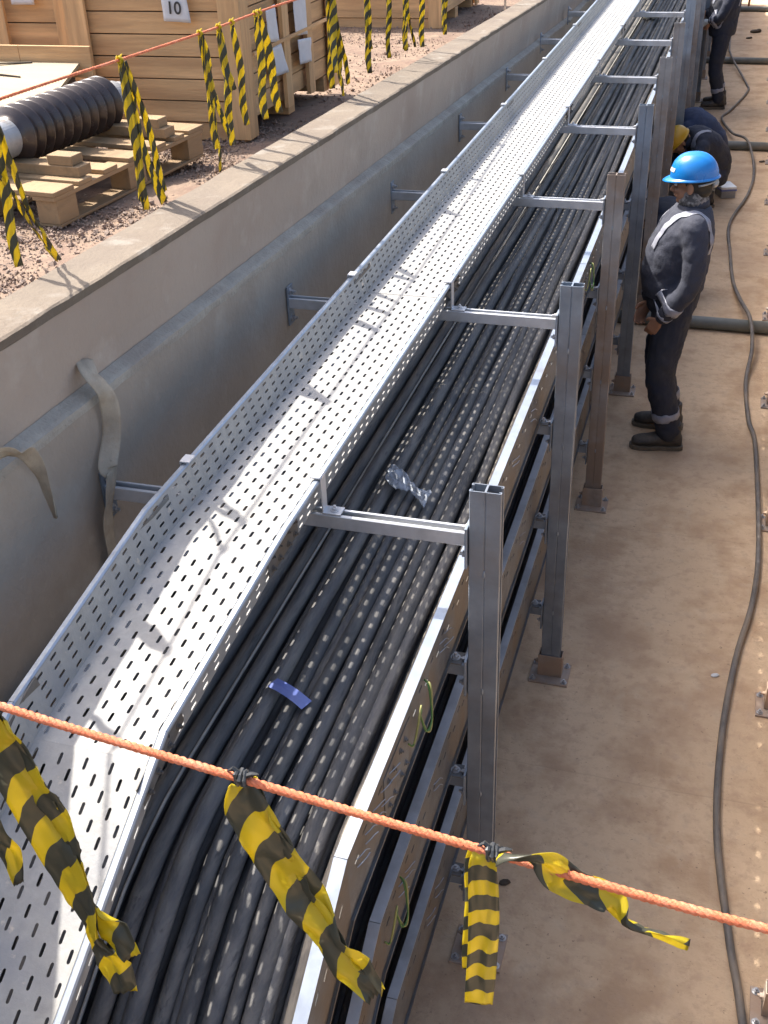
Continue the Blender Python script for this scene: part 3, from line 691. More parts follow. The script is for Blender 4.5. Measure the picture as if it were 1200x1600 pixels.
# ================================================================== STRAPS ON THE WALL
def ribbon(pts, width, twist=None, wdir=(0, 1, 0), step=8, m=STRAP, name='strap', parent=None, thick=0.0012, taper=None, crease=0.0, seed=0, fold=False):
    P = smooth_path(pts, step); n = len(P); vs = []; fs = []; uv = []; d = 0.0; W0 = Vector(wdir); nc = 8
    for i, p in enumerate(P):
        t = (P[min(i+1, n-1)]-P[max(i-1, 0)]).normalized()
        if i: d += (p-P[i-1]).length
        a = W0 - t*W0.dot(t); a.normalize(); f = i/(n-1)
        tw = 0.0
        if twist:
            s = f*(len(twist)-1); k = min(int(s), len(twist)-2); tw = twist[k]+(twist[k+1]-twist[k])*(s-k)
        a = Matrix.Rotation(R(tw), 3, t) @ a; nn = t.cross(a)
        wd = width
        if taper:
            s = f*(len(taper)-1); k = min(int(s), len(taper)-2); wd = width*(taper[k]+(taper[k+1]-taper[k])*(s-k))
        for j in range(nc+1):
            u = j/nc-0.5
            c = crease*(noise.noise(Vector((u*3, d*14, seed)))+0.5*noise.noise(Vector((u*7, d*34, seed+4))))
            gather = 0.0 if not taper else 0.12*width*(1-wd/width)*math.cos(j*math.pi)
            vs.append(p + a*(u*wd) + nn*(c+gather)); uv.append((u+0.5, d))
    for i in range(n-1):
        for j in range(nc): a0 = i*(nc+1)+j; fs.append((a0, a0+1, a0+nc+2, a0+nc+1))
    mb = MB(); mb.add(vs, fs); return mb, uv
def ribbon_obj(name, pts, width, m, parent=None, **k):
    mb, uv = ribbon(pts, width, **k); return mb.build(name, m, parent, smooth=True, solid=0.0008, uv=uv)
o = ribbon_obj('webbing_strap', [(-1.125, 0.06, 2.02), (-1.085, 0.02, 1.995), (-1.055, 0.02, 1.955), (-1.052, 0.03, 1.89), (-1.055, 0.02, 1.82), (-1.05, -0.035, 1.75), (-1.045, -0.03, 1.73), (-1.052, -0.05, 1.66), (-1.060, -0.07, 1.58), (-1.062, -0.075, 1.42)], 0.052, STRAP, twist=[0, 0, 10, 55, 75, 50, 5, 0, 0, -5], wdir=(0, 1, 0.1), crease=0.003)
tag(o, 'longer beige webbing strap hanging from the wall ledge down past the first cross arm', 'strap', 'beige straps hanging over the wall ledge')
o = ribbon_obj('webbing_strap', [(-1.13, -0.75, 2.02), (-1.09, -0.55, 2.005), (-1.06, -0.45, 2.01), (-1.055, -0.40, 1.985), (-1.05, -0.36, 1.965), (-1.05, -0.33, 1.90), (-1.052, -0.315, 1.83), (-1.055, -0.30, 1.745)], 0.045, STRAP, twist=[0, 40, 10, 60, 20, 50, 60, 70], wdir=(0.3, 0.3, 1), taper=[1, 1, 0.9, 0.9, 1, 0.8, 0.6, 0.2], crease=0.004)
tag(o, 'shorter twisted beige strap flopped over the wall ledge at the left picture edge', 'strap', 'beige straps hanging over the wall ledge')

# ================================================================== ROPES AND BARRIER TAPE
def rope(name, pts, r, label, step=10, pitch=0.030, seg=0.004):
    P = smooth_path(pts, step); Q = [P[0]]
    for a, b_ in zip(P, P[1:]):
        n = max(1, int((b_-a).length/seg))
        Q += [a.lerp(b_, (i+1)/n) for i in range(n)]
    mb = MB(); d = 0; dd = [0]
    for a, b_ in zip(Q, Q[1:]): d += (b_-a).length; dd.append(d)
    for s in range(3):
        pts_ = []
        for i, p in enumerate(Q):
            t = (Q[min(i+1, len(Q)-1)]-Q[max(i-1, 0)]).normalized(); a = Vector((0, 0, 1)); a = (a-t*a.dot(t)).normalized(); b2 = t.cross(a)
            an = 2*math.pi*(dd[i]/pitch + s/3); pts_.append(p + (a*math.cos(an)+b2*math.sin(an))*r*0.46)
        mb.tube(pts_, r*0.56, 6)
    o = mb.build(name, ROPE, smooth=True); tag(o, label, 'rope'); return o
YN = -1.43
nr = [(-1.12, YN+0.02, 2.40), (-0.75, YN, 2.315), (-0.365, YN, 2.244), (-0.02, YN, 2.196), (0.30, YN, 2.155), (0.629, YN, 2.120), (1.2, YN-0.01, 2.11), (2.10, YN-0.02, 2.24)]
nro = rope('near_barrier_rope', nr, 0.0063, 'thick orange rope strung across the trench in the foreground')
fr = [(-1.33, -1.8, 2.69), (-1.33, 0.15, 2.655), (-1.33, 0.84, 2.636), (-1.33, 1.5, 2.618), (-1.33, 2.4, 2.602), (-1.33, 4.0, 2.53), (-1.34, 5.2, 2.47), (-1.35, 7.0, 2.43)]
fro = rope('far_barrier_rope', fr, 0.0048, 'thin orange rope strung along the left coping in front of the crates', pitch=0.05, seg=0.012)
# stakes that carry the far rope, outside the frame
for i, y in enumerate((-1.8, 7.0)):
    mb = MB(); mb.tube([(-1.335, y, gz(y)-0.1), (-1.335, y, 2.76)], 0.009, 8)
    tag(mb.build('rope_stake', BOLT, smooth=True), ('steel stake holding the near end of the rope along the coping', 'steel stake holding the far end of the rope along the coping')[i], 'stake')
def frz(y):
    for (a, b_) in zip(fr, fr[1:]):
        if a[1] <= y <= b_[1]: return a[2]+(b_[2]-a[2])*(y-a[1])/(b_[1]-a[1])
    return fr[-1][2]
def knot(c, r, root, m=TAPE):
    mb = MB(); c = Vector(c)
    ax_ = Vector((0.98, 0, -0.13)) if abs(c.y-YN) < 0.1 else Vector((0, 1, -0.02)); o_ = Vector((0, 0, 1)); p_ = ax_.cross(o_)
    pts = [c + ax_*(r*1.5*(t/30-0.5)) + (o_*math.cos(t*0.62)+p_*math.sin(t*0.62))*r*(0.78+0.10*math.sin(t*1.7)) for t in range(31)]
    mb.tube(pts, [r*(0.26+0.08*math.sin(i*2.3)) for i in range(31)], 7)
    for s_ in (1, -1): mb.tube([c+o_*r*0.3, c+ax_*s_*r*1.2+o_*r*1.1, c+ax_*s_*r*1.9+o_*r*(1.3 if s_ > 0 else 0.4)], [r*0.34, r*0.28, r*0.12], 6)
    mb.build('knot', m, root)
rnd = random.Random(11)
def far_tape(y, tails, label, group='tape strips hanging on the far rope'):
    """tails: list of (dy_bottom, z_bottom, dx, width, twist amount)"""
    root = empty('barrier_tape', (0, 0, 0)); zt = frz(y)
    knot((-1.33, y, zt), 0.011, root)
    for k, (dy, zb, dx, w_, tw) in enumerate(tails):
        n = 6; pts = []
        for i in range(n+1):
            f = i/n; pts.append((-1.33+dx*f+0.010*math.sin(f*6+k*2)*f + 0.006*k, y+dy*f+0.012*math.sin(f*5+k*1.7)*f, zt-0.004+(zb-zt)*f))
        tws = [0, tw*0.5, tw, tw*0.6, tw*1.2, tw*0.8]
        ribbon_obj('tail', pts, w_*0.72, TAPE, root, twist=[rnd.uniform(-20, 20)+t_ for t_ in tws], wdir=(0.75, 0.66, 0), crease=0.010, seed=k+y*3, step=5, taper=[0.45, 0.9, 1, 1, 0.9, 1, 0.8])
    tag(root, label, 'barrier tape', group); return root
far_tape(0.15, [(0.02, 2.235, 0, 0.040, 20), (0.16, 2.20, 0, 0.040, 60)], 'barrier tape with two short tails hanging at the left picture edge above the gravel')
far_tape(0.02, [(0.33, 2.19, 0.0, 0.022, 75)], 'single thin twisted barrier tape slanting down to the gravel at the left picture edge')
far_tape(0.86, [(0.05, 2.17, 0, 0.040, 30), (0.10, 2.175, 0.01, 0.042, -20), (0.02, 2.20, -0.02, 0.040, 45), (0.12, 2.21, 0.02, 0.030, 10)], 'thick bunch of barrier tape tails hanging in front of the brown insulator end')
far_tape(1.44, [(0.06, 2.22, 0, 0.040, 20), (0.10, 2.26, 0.01, 0.040, -30), (0.02, 2.14, 0, 0.018, 70)], 'barrier tape with two leaning tails just right of the bunch at the insulator')
far_tape(1.60, [(0.04, 2.20, 0, 0.042, 35), (0.02, 2.40, 0.01, 0.040, 0)], 'barrier tape on the far rope under the sheet marked 10, wide at its lower end')
far_tape(1.72, [(0.07, 2.24, 0, 0.038, 40)], 'single barrier tape tail hanging in front of the crate corner post')
far_tape(1.95, [(0.03, 2.22, 0, 0.045, 15)], 'straight broad striped tape tail before the crate, left of the plain yellow one')
o = far_tape(1.99, [(0.15, 2.21, 0, 0.048, 10)], 'slanting barrier tape tail showing almost plain yellow, before the crate labels')
far_tape(2.80, [(0.02, 2.17, 0, 0.045, 20), (0.10, 2.15, 0, 0.040, -30), (0.17, 2.16, 0.01, 0.034, 50), (0.06, 2.13, 0.02, 0.040, 70), (-0.02, 2.25, 0, 0.050, 0)], 'biggest bunch of barrier tape tails, at the far corner of the near crate')
far_tape(3.37, [(0.04, 2.13, 0, 0.045, 35), (0.0, 2.25, 0, 0.038, 70)], 'barrier tape tail over the coping, first one past the near crate')
far_tape(3.75, [(0.02, 2.14, 0, 0.042, 45)], 'barrier tape tail over the coping, second one past the near crate')
far_tape(4.06, [(0.05, 2.12, 0, 0.042, 35), (0.16, 2.12, 0, 0.030, 60), (-0.05, 2.14, 0, 0.03, 10)], 'barrier tape with several thin tails, third one past the near crate')
far_tape(4.42, [(0.05, 2.08, 0, 0.045, 20)], 'barrier tape tail over the coping, fourth one past the near crate')
far_tape(5.00, [(0.03, 2.06, 0, 0.045, 30), (-0.08, 2.09, 0, 0.035, 60)], 'farthest barrier tape, at the top picture edge over the coping')
far_tape(-0.35, [(0.03, 2.25, 0.02, 0.075, 30), (0.10, 2.22, 0.03, 0.05, 20)], 'barrier tape on the far rope left of the picture, casting its shadow onto the tray', 'tape strips left of the picture')
far_tape(-0.62, [(0.06, 2.24, 0.03, 0.06, 60)], 'barrier tape on the far rope nearest the photographer, left of the picture', 'tape strips left of the picture')

def near_tape(label, tails, kpos, extra=None):
    root = empty('barrier_tape')
    if kpos: knot(kpos, 0.0115, root, BLACKT if extra == 'blackknot' else TAPEN)
    for t in tails:
        ribbon_obj('tail', t['p'], t['w'], t.get('m', TAPEN), root, twist=t['tw'], wdir=t.get('wd', (0.85, 0.5, 0.1)), crease=t.get('cr', 0.011), seed=t.get('s', 1), taper=t.get('tp'), step=9)
    tag(root, label, 'barrier tape', 'tape strips hanging on the near rope'); return root
def nz_(x):
    for a, b_ in zip(nr, nr[1:]):
        if a[0] <= x <= b_[0]: return a[2]+(b_[2]-a[2])*(x-a[0])/(b_[0]-a[0])
Y = YN
near_tape('long twisted barrier tape at the left with a forked end, over the perforated tray',
    [dict(p=[(-0.405, Y, 2.250), (-0.395, Y+0.005, 2.165), (-0.372, Y+0.012, 2.060), (-0.349, Y+0.01, 1.960), (-0.320, Y, 1.87), (-0.305, Y-0.004, 1.79), (-0.294, Y+0.005, 1.72), (-0.283, Y, 1.660)], w=0.058, tw=[20, 10, -15, 10, 45, 60, 15, 25], s=3, tp=[0.6, 1, 1, 1, 0.9, 0.55, 1, 0.75]),
     dict(p=[(-0.398, Y+0.01, 2.250), (-0.383, Y+0.015, 2.170), (-0.355, Y+0.02, 2.060), (-0.332, Y+0.02, 1.960), (-0.318, Y+0.015, 1.88), (-0.308, Y+0.01, 1.835), (-0.282, Y+0.01, 1.800), (-0.252, Y, 1.757)], w=0.050, tw=[50, 35, 20, 40, 60, 50, 10, 10], s=7, tp=[0.6, 1, 1, 0.9, 0.7, 0.6, 1, 0.6])], (-0.400, Y, 2.252))
near_tape('short barrier tape tail ending at the left picture edge below the forked one',
    [dict(p=[(-0.470, Y+0.01, 2.262), (-0.475, Y, 2.16), (-0.462, Y, 2.05), (-0.445, Y, 1.965), (-0.433, Y+0.01, 1.925), (-0.424, Y, 1.875)], w=0.040, tw=[0, 30, -10, 20, 10, 20], s=5, tp=[0.6, 1, 1, 1, 0.8, 0.35])], (-0.470, Y, 2.264))
near_tape('barrier tape hanging in the middle from a small dark knot, slanting over the cables',
    [dict(p=[(-0.022, Y, 2.192), (-0.018, Y-0.006, 2.150), (0.000, Y, 2.085), (0.020, Y+0.006, 2.030), (0.045, Y+0.01, 1.968), (0.078, Y, 1.905), (0.108, Y, 1.860), (0.143, Y, 1.812)], w=0.062, tw=[-5, 5, 15, 10, -10, 30, 0, 10], s=2, tp=[0.6, 0.95, 1, 1, 1, 0.62, 0.95, 0.45]),
     dict(p=[(-0.014, Y+0.008, 2.192), (-0.002, Y+0.012, 2.13), (0.012, Y+0.012, 2.07), (0.036, Y+0.015, 1.99), (0.062, Y+0.012, 1.94), (0.098, Y+0.01, 1.868), (0.125, Y+0.01, 1.826)], w=0.045, tw=[30, 60, 40, 50, 20, 60, 30], s=12, tp=[0.5, 0.9, 1, 0.8, 0.8, 0.8, 0.4])], (-0.020, Y, 2.198), 'blackknot')
near_tape('broad barrier tape with level stripes hanging straight down beside the nearest post',
    [dict(p=[(0.298, Y, 2.156), (0.293, Y-0.008, 2.140), (0.294, Y-0.006, 2.09), (0.295, Y-0.004, 2.03), (0.294, Y-0.004, 1.96), (0.292, Y-0.004, 1.90), (0.290, Y-0.004, 1.856)], w=0.040, m=TAPEB, tw=[15, 5, 0, 0, 0, 0, 0], s=9, cr=0.004, tp=[0.75, 0.85, 0.95, 1, 1, 1, 0.95], wd=(0.95, 0.28, 0.02)),
     dict(p=[(0.290, Y+0.006, 2.150), (0.283, Y+0.006, 2.11), (0.283, Y+0.006, 2.03), (0.281, Y+0.006, 1.96), (0.280, Y+0.008, 1.90)], w=0.034, m=TAPEB, tw=[30, 40, 50, 40, 50], s=19, cr=0.004)], (0.306, Y, 2.154), 'blackknot')
near_tape('barrier tape wrapped on the rope and blown out sideways to the right of the knot',
    [dict(p=[(0.315, Y-0.012, 2.160), (0.335, Y-0.014, 2.172), (0.362, Y-0.012, 2.172), (0.380, Y-0.006, 2.150), (0.398, Y+0.002, 2.128), (0.430, Y+0.006, 2.116), (0.452, Y+0.006, 2.105), (0.466, Y, 2.084), (0.488, Y, 2.072), (0.515, Y, 2.072), (0.545, Y, 2.064)], w=0.042, tw=[60, 50, 20, -10, 0, 5, -20, 60, 80, 70, 40], s=4, wd=(0.2, 0.3, 1), tp=[0.5, 0.6, 0.7, 1, 1, 1, 0.8, 0.6, 0.45, 0.55, 0.3])], None)

# ================================================================== CRATES, PALLET, INSULATOR (left of the trench)
def planks_face(mb, o, U, n, width, z0, z1, nb, t=0.018, gap=0.006, seed=0):
    o, U, n = Vector(o), Vector(U), Vector(n); rn = random.Random(seed); h = (z1-z0)/nb
    for i in range(nb):
        a = z0+i*h+gap/2; b_ = z0+(i+1)*h-gap/2; d = rn.uniform(-0.002, 0.002)
        vs = [o + U*u + n*v + Vector((0, 0, z)) for u in (0, width) for v in (-t+d, d) for z in (a, b_)]
        mb.add(vs, [(0, 1, 3, 2), (4, 6, 7, 5), (0, 4, 5, 1), (2, 3, 7, 6), (0, 2, 6, 4), (1, 5, 7, 3)])
def crate(x0, x1, y0, y1, zb, zt, label, nb=7, postw=0.09, side_battens=(), seed=1, cat='crate'):
    root = empty('wooden_crate', ((x0+x1)/2, (y0+y1)/2, zb)); ox, oy, oz = root.location
    def L(x, y, z): return (x-ox, y-oy, z-oz)
    z0 = zb+0.09
    for nm, o_, U, n, wd in (('front_panel', (x0, y0+0.02, 0), (1, 0, 0), (0, -1, 0), x1-x0), ('back_panel', (x1, y1-0.02, 0), (-1, 0, 0), (0, 1, 0), x1-x0),
                             ('side_panel', (x1-0.02, y0, 0), (0, 1, 0), (1, 0, 0), y1-y0), ('side_panel', (x0+0.02, y1, 0), (0, -1, 0), (-1, 0, 0), y1-y0)):
        mb = MB(); planks_face(mb, L(o_[0], o_[1], oz+0), U, n, wd, z0-zb, zt-zb, nb, seed=seed)
        mb.build(nm, WOOD, root, bevel=0.002)
    inn = MB(); inn.box(L(x0+0.045, y0+0.045, z0), L(x1-0.045, y1-0.045, zt-0.01)); inn.build('inner_lining', mat('dark_crate_inside', (0.07, 0.045, 0.03), 0.9) if seed == 1 else DARK, root)  # dark box filling the crate behind its planks
    for (x, s) in ((x0, 1), (x1, -1)):
        for (y, t) in ((y0, 1), (y1, -1)):
            a = (min(x-0.003*s, x+postw*s), min(y-0.024*t, y-0.001*t), zb+0.02); c = (max(x-0.003*s, x+postw*s), max(y-0.024*t, y-0.001*t), zt)
            mb = MB(); mb.box(L(*a), L(*c))
            # return of the corner post on the long side
            a2 = (min(x-0.024*s, x-0.001*s), min(y-0.024*t, y+postw*t), zb+0.02); c2 = (max(x-0.024*s, x-0.001*s), max(y-0.024*t, y+postw*t), zt)
            mb2 = MB(); mb2.box(L(*a2), L(*c2)); mb.build('corner_post', WOODV, root, bevel=0.002); mb2.build('corner_post', WOODV, root, bevel=0.002)
    for yb in side_battens:
        mb = MB(); mb.box(L(x1+0.001, yb-0.045, z0-0.03), L(x1+0.024, yb+0.045, zt)); mb.build('batten', WOODV, root, bevel=0.002)
    for y in (y0+0.08, (y0+y1)/2, y1-0.08):
        mb = MB(); mb.box(L(x0+0.02, y-0.05, zb), L(x1-0.02, y+0.05, zb+0.088)); mb.build('skid', WOOD, root, bevel=0.003)
    mb = MB(); mb.box(L(x0-0.01, y0-0.01, zt), L(x1+0.01, y1+0.01, zt+0.022)); mb.build('lid', WOOD, root, bevel=0.002)
    tag(root, label, cat, 'wooden crates left of the trench'); return root, L
def paper(root, L, pts, nrm, name='paper_sheet', text=None, seed=0, lab=None):
    # pts: 4 world corners (bl, br, tr, tl); slightly wavy sheet with thickness
    bl, br, tr, tl = [Vector(p) for p in pts]; nrm = Vector(nrm); n = 8; vs = []; fs = []
    for i in range(n+1):
        for j in range(n+1):
            u, v = i/n, j/n; p = (bl*(1-u)+br*u)*(1-v)+(tl*(1-u)+tr*u)*v
            p = p + nrm*(0.006+0.004*noise.noise(Vector((u*3, v*3, seed)))+0.010*max(0, 0.25-v)*abs(u-0.5))
            vs.append(L(*p))
    for i in range(n):
        for j in range(n): a = i*(n+1)+j; fs.append((a, a+1, a+n+2, a+n+1))
    mb = MB(); mb.add(vs, fs); o = mb.build(name, PAPER, root, smooth=True, solid=0.0006)
    if lab: o['label'] = lab
    if text:
        cu = bpy.data.curves.new('number', 'FONT'); cu.body = text; cu.size = 0.080; cu.align_x = 'CENTER'; cu.align_y = 'CENTER'; cu.extrude = 0.0004; cu.offset = 0.0012
        to = bpy.data.objects.new('number_tmp', cu); COL.objects.link(to); dg = bpy.context.evaluated_depsgraph_get()
        me = bpy.data.meshes.new_from_object(to.evaluated_get(dg)); COL.objects.unlink(to); bpy.data.objects.remove(to)
        me.materials.clear(); me.materials.append(INK); c = (bl+br+tr+tl)/4 + nrm*0.0125 + Vector((-0.004, 0, -0.022))
        t = bpy.data.objects.new('number', me); COL.objects.link(t); t.parent = o; t.location = L(*c); t.rotation_euler = (R(90), R(2), 0)
    return o
zb = 1.85
c1, L1 = crate(-2.79, -1.885, 3.04, 4.42, 1.842, 2.88, 'large wooden crate marked 10 with paper sheets taped to its side, nearest the coping', nb=9, side_battens=(3.62, 3.98), seed=1)
paper(c1, L1, [(-2.263, 3.02, 2.422), (-2.118, 3.02, 2.415), (-2.135, 3.02, 2.58), (-2.265, 3.02, 2.59)], (0, -1, 0), text='10', lab='white sheet printed 10')
sx = -1.862
paper(c1, L1, [(sx, 3.35, 2.275), (sx, 3.50, 2.255), (sx, 3.47, 2.44), (sx, 3.34, 2.43)], (1, 0, 0), seed=3)
paper(c1, L1, [(sx, 3.37, 2.10), (sx, 3.60, 2.085), (sx, 3.52, 2.245), (sx, 3.36, 2.24)], (1, 0, 0), seed=5, lab='lower paper with a flared bottom edge')
paper(c1, L1, [(sx, 3.74, 2.245), (sx, 3.93, 2.225), (sx, 3.93, 2.50), (sx, 3.74, 2.50)], (1, 0, 0), seed=7)
paper(c1, L1, [(sx, 3.78, 2.09), (sx, 3.97, 2.075), (sx, 3.98, 2.20), (sx, 3.77, 2.22)], (1, 0, 0), seed=9)
mb = MB(); mb.box(L1(-1.861, 3.14, 2.245), L1(-1.852, 4.4, 2.262)); mb.build('rail', WOOD, c1)
c2, L2 = crate(-4.3, -2.975, 3.32, 4.5, 2.15, 2.95, 'wooden crate at the top left corner on a darker base, left of crate 10', nb=6, seed=2, postw=0.07)
mb = MB(); mb.box(L2(-4.25, 3.42, 1.85), L2(-3.02, 4.4, 2.148)); mb.build('base_block', DARK, c2)  # dark block stands in for the shaded gap below this crate
paper(c2, L2, [(-3.29, 3.298, 2.455), (-3.15, 3.298, 2.455), (-3.15, 3.298, 2.60), (-3.29, 3.298, 2.60)], (0, -1, 0), seed=11)
mb = MB(); mb.box(L2(-3.42, 3.275, 2.0), L2(-3.34, 3.294, 2.94)); mb.build('batten', WOODV, c2)
c3, L3 = crate(-3.6, -1.98, 7.45, 8.9, 1.70, 2.75, 'distant reddish brown crate beyond the gravel, behind the hanging tapes', nb=4, seed=3)
# low plywood case with a tilted sunlit top
root = empty('plywood_case', (-3.0, 2.65, 1.86))
mb = MB(); mb.box((-0.55, -0.16, 0.0), (0.33, 0.14, 0.27)); mb.build('case_body', WOOD, root, bevel=0.003)
M = Matrix.Translation((-0.06, -0.015, 0.335)) @ Matrix.Rotation(R(20), 4, 'X')
mb = MB(); mb.box((-0.55, -0.23, -0.009), (0.42, 0.17, 0.009), M); sh_ = mb.build('top_sheet', PLY, root, bevel=0.001)
mb = MB(); mb.box((-0.55, 0.155, 0.33), (0.02, 0.175, 0.475)); mb.box((0.022, 0.155, 0.33), (0.42, 0.175, 0.475)); mb.build('back_board', WOOD, root, bevel=0.002)
mb = MB(); mb.box((-0.18, -0.19, 0.0095), (-0.06, 0.05, 0.0105), M); mb.build('paper_sheet', PAPER, sh_)
for a in (-0.3, 0.14): 
    mb = MB(); mb.tube([M @ Vector((-0.52, 0.13+a*0.2, 0.013)), M @ Vector((-0.2, 0.10+a*0.1, 0.02)), M @ Vector((0.16, 0.12+a*0.3, 0.012))], 0.004, 6); mb.build('strap', DARK, sh_)
tag(root, 'low case with a pale plywood sheet tilted on top, behind the brown insulator', 'case')

# pallet frame: u = long direction, w = across to the left
PO = Vector((-2.02, 1.43, gz(1.43))); ua = math.atan2(-0.106, 1.136)   # rotation about z
pal = empty('wooden_pallet', PO, ua*-1*-1)
def pb(name, x0, x1, y0, y1, z0, z1, m=PALLET):
    mb = MB(); mb.box((x0, y0, z0), (x1, y1, z1)); return mb.build(name, m, pal, bevel=0.0025)
PW, PLn = 0.80, 1.14
for y in (0.0, PLn/2-0.06, PLn-0.13):
    for x in (-0.10, -PW/2-0.05, -PW): pb('block', x, x+0.10, y, y+0.13, 0.012, 0.105)
for x in (-0.10, -PW/2-0.05, -PW):
    pb('runner_board', x-0.002, x+0.102, 0.002, PLn-0.002, 0.0, 0.0115)
    pb('stringer_board', x-0.004, x+0.104, -0.012, PLn+0.012, 0.1055, 0.124)
for y0_, w_ in ((-0.015, 0.135), (0.155, 0.09), (0.33, 0.10), (0.52, 0.12), (0.72, 0.10), (0.89, 0.09), (1.02, 0.135)):
    pb('deck_board', -PW-0.006, 0.006, y0_, y0_+w_, 0.1245, 0.143)
tag(pal, 'pale wooden pallet on the gravel carrying the brown insulator', 'pallet')
crd = []
for i, (y, lab) in enumerate(((0.20, 'notched timber bearer under the near end of the brown insulator'), (0.86, 'notched timber bearer under the far end of the brown insulator'))):
    b_ = empty('timber_bearer', PO, ua)
    mb = MB(); mb.box((-0.62, y, 0.1435), (-0.02, y+0.085, 0.185)); mb.build('beam', PALLET, b_, bevel=0.003)
    for x in (-0.56, -0.17): mb = MB(); mb.box((x, y+0.004, 0.1855), (x+0.12, y+0.081, 0.225)); mb.build('chock', PALLET, b_, bevel=0.003)
    tag(b_, lab, 'timber bearer', 'timber bearers on the pallet')
# insulator
I0 = Vector((-2.385, 1.60, gz(1.6)+0.278)); I1 = Vector((-2.300, 2.50, gz(2.5)+0.300)); ax = (I1-I0); Ln = ax.length; ax.normalize()
ins = empty('porcelain_insulator', I0)
Mq = Vector((0, 0, 1)).rotation_difference(ax).to_matrix()
def rev(prof, n=40):
    mb = MB(); rings = [((Mq @ Vector((0, 0, z))), (Mq @ Vector((r, 0, 0))), (Mq @ Vector((0, r, 0)))) for z, r in prof]; return mb.loft(rings, n)
pr = []; z = 0.10; nr_ = 11; pit = (Ln-0.20)/nr_
for i in range(nr_):
    z0 = 0.10+i*pit
    pr += [(z0, 0.074), (z0+pit*0.20, 0.075), (z0+pit*0.40, 0.090), (z0+pit*0.58, 0.116), (z0+pit*0.66, 0.120), (z0+pit*0.73, 0.116), (z0+pit*0.76, 0.100), (z0+pit*0.80, 0.079), (z0+pit*0.92, 0.074)]
pr.append((Ln-0.10, 0.080)); rev(pr).build('ribbed_body', CERAMIC, ins, smooth=True)
rev([(-0.045, 0.050), (-0.04, 0.068), (-0.01, 0.070), (0.0, 0.078), (0.10, 0.080), (0.105, 0.072)]).build('end_cap', CAST, ins, smooth=False)
rev([(Ln-0.105, 0.072), (Ln-0.10, 0.080), (Ln-0.01, 0.078), (Ln, 0.068), (Ln+0.04, 0.066), (Ln+0.045, 0.05)]).build('end_cap', CAST, ins, smooth=False)
tag(ins, 'dark brown ribbed porcelain insulator with grey metal end caps lying on the pallet', 'insulator')
# ================================================================== PEOPLE
def add_hand(mb, wrist, d, pn, th):
    """palm along d, pn = palm normal (fingers curl towards it), th = direction of the thumb side"""
    wr, d, pn, th = Vector(wrist), Vector(d).normalized(), Vector(pn), Vector(th)
    pn = (pn-d*pn.dot(d)).normalized(); th = (th-d*th.dot(d)-pn*th.dot(pn)).normalized()
    mb.loft([(wr-d*0.03, th*0.027, pn*0.021), (wr, th*0.026, pn*0.018), (wr+d*0.035, th*0.037, pn*0.016), (wr+d*0.075, th*0.041, pn*0.015), (wr+d*0.092, th*0.037, pn*0.012)], 12)
    for i, (o, ln) in enumerate(((0.030, 0.068), (0.010, 0.076), (-0.010, 0.070), (-0.029, 0.056))):
        b0 = wr + d*0.082 + th*o; c = 0.35+0.06*i; p1 = b0 + (d*math.cos(c)+pn*math.sin(c))*ln*0.45
        p2 = p1 + (d*math.cos(c*2.1)+pn*math.sin(c*2.1))*ln*0.32; p3 = p2 + (d*math.cos(c*3)+pn*math.sin(c*3))*ln*0.25
        mb.tube([b0, p1, p2, p3], [0.0098, 0.0092, 0.0085, 0.0068], 8)
    t0 = wr + d*0.022 + th*0.026; t1 = t0 + (d*0.6+th*0.75+pn*0.25).normalized()*0.036; t2 = t1 + (d*0.9+th*0.25+pn*0.4).normalized()*0.028
    mb.tube([t0, t1, t2], [0.0125, 0.0105, 0.008], 8)
def limb(mb, pts, rs, n=14):
    P = smooth_path(pts, 5); m = len(P); R_ = []
    for i in range(m):
        s = i/(m-1)*(len(rs)-1); k = min(int(s), len(rs)-2); R_.append(rs[k]+(rs[k+1]-rs[k])*(s-k))
    mb.tube(P, R_, n); mb.ball(pts[0], rs[0], 12, 8); mb.ball(pts[-1], rs[-1], 12, 8)
def torso(mb, st, g=0.0):
    P = []
    for i in range(len(st)-1):
        for k in range(4):
            t = k/4; P.append([a+(b-a)*t for a, b in zip(st[i], st[i+1])])
    P.append(list(st[-1])); rings = []
    for i, s in enumerate(P):
        a = P[max(i-1, 0)]; b_ = P[min(i+1, len(P)-1)]; t = (Vector((b_[0], 0, b_[1]))-Vector((a[0], 0, a[1]))).normalized()
        f = Vector((t.z, 0, -t.x)); rings.append(((s[0], 0, s[1]), f*(s[2]+g), Vector((0, s[3]+g, 0))))
    mb.loft(rings, 24)
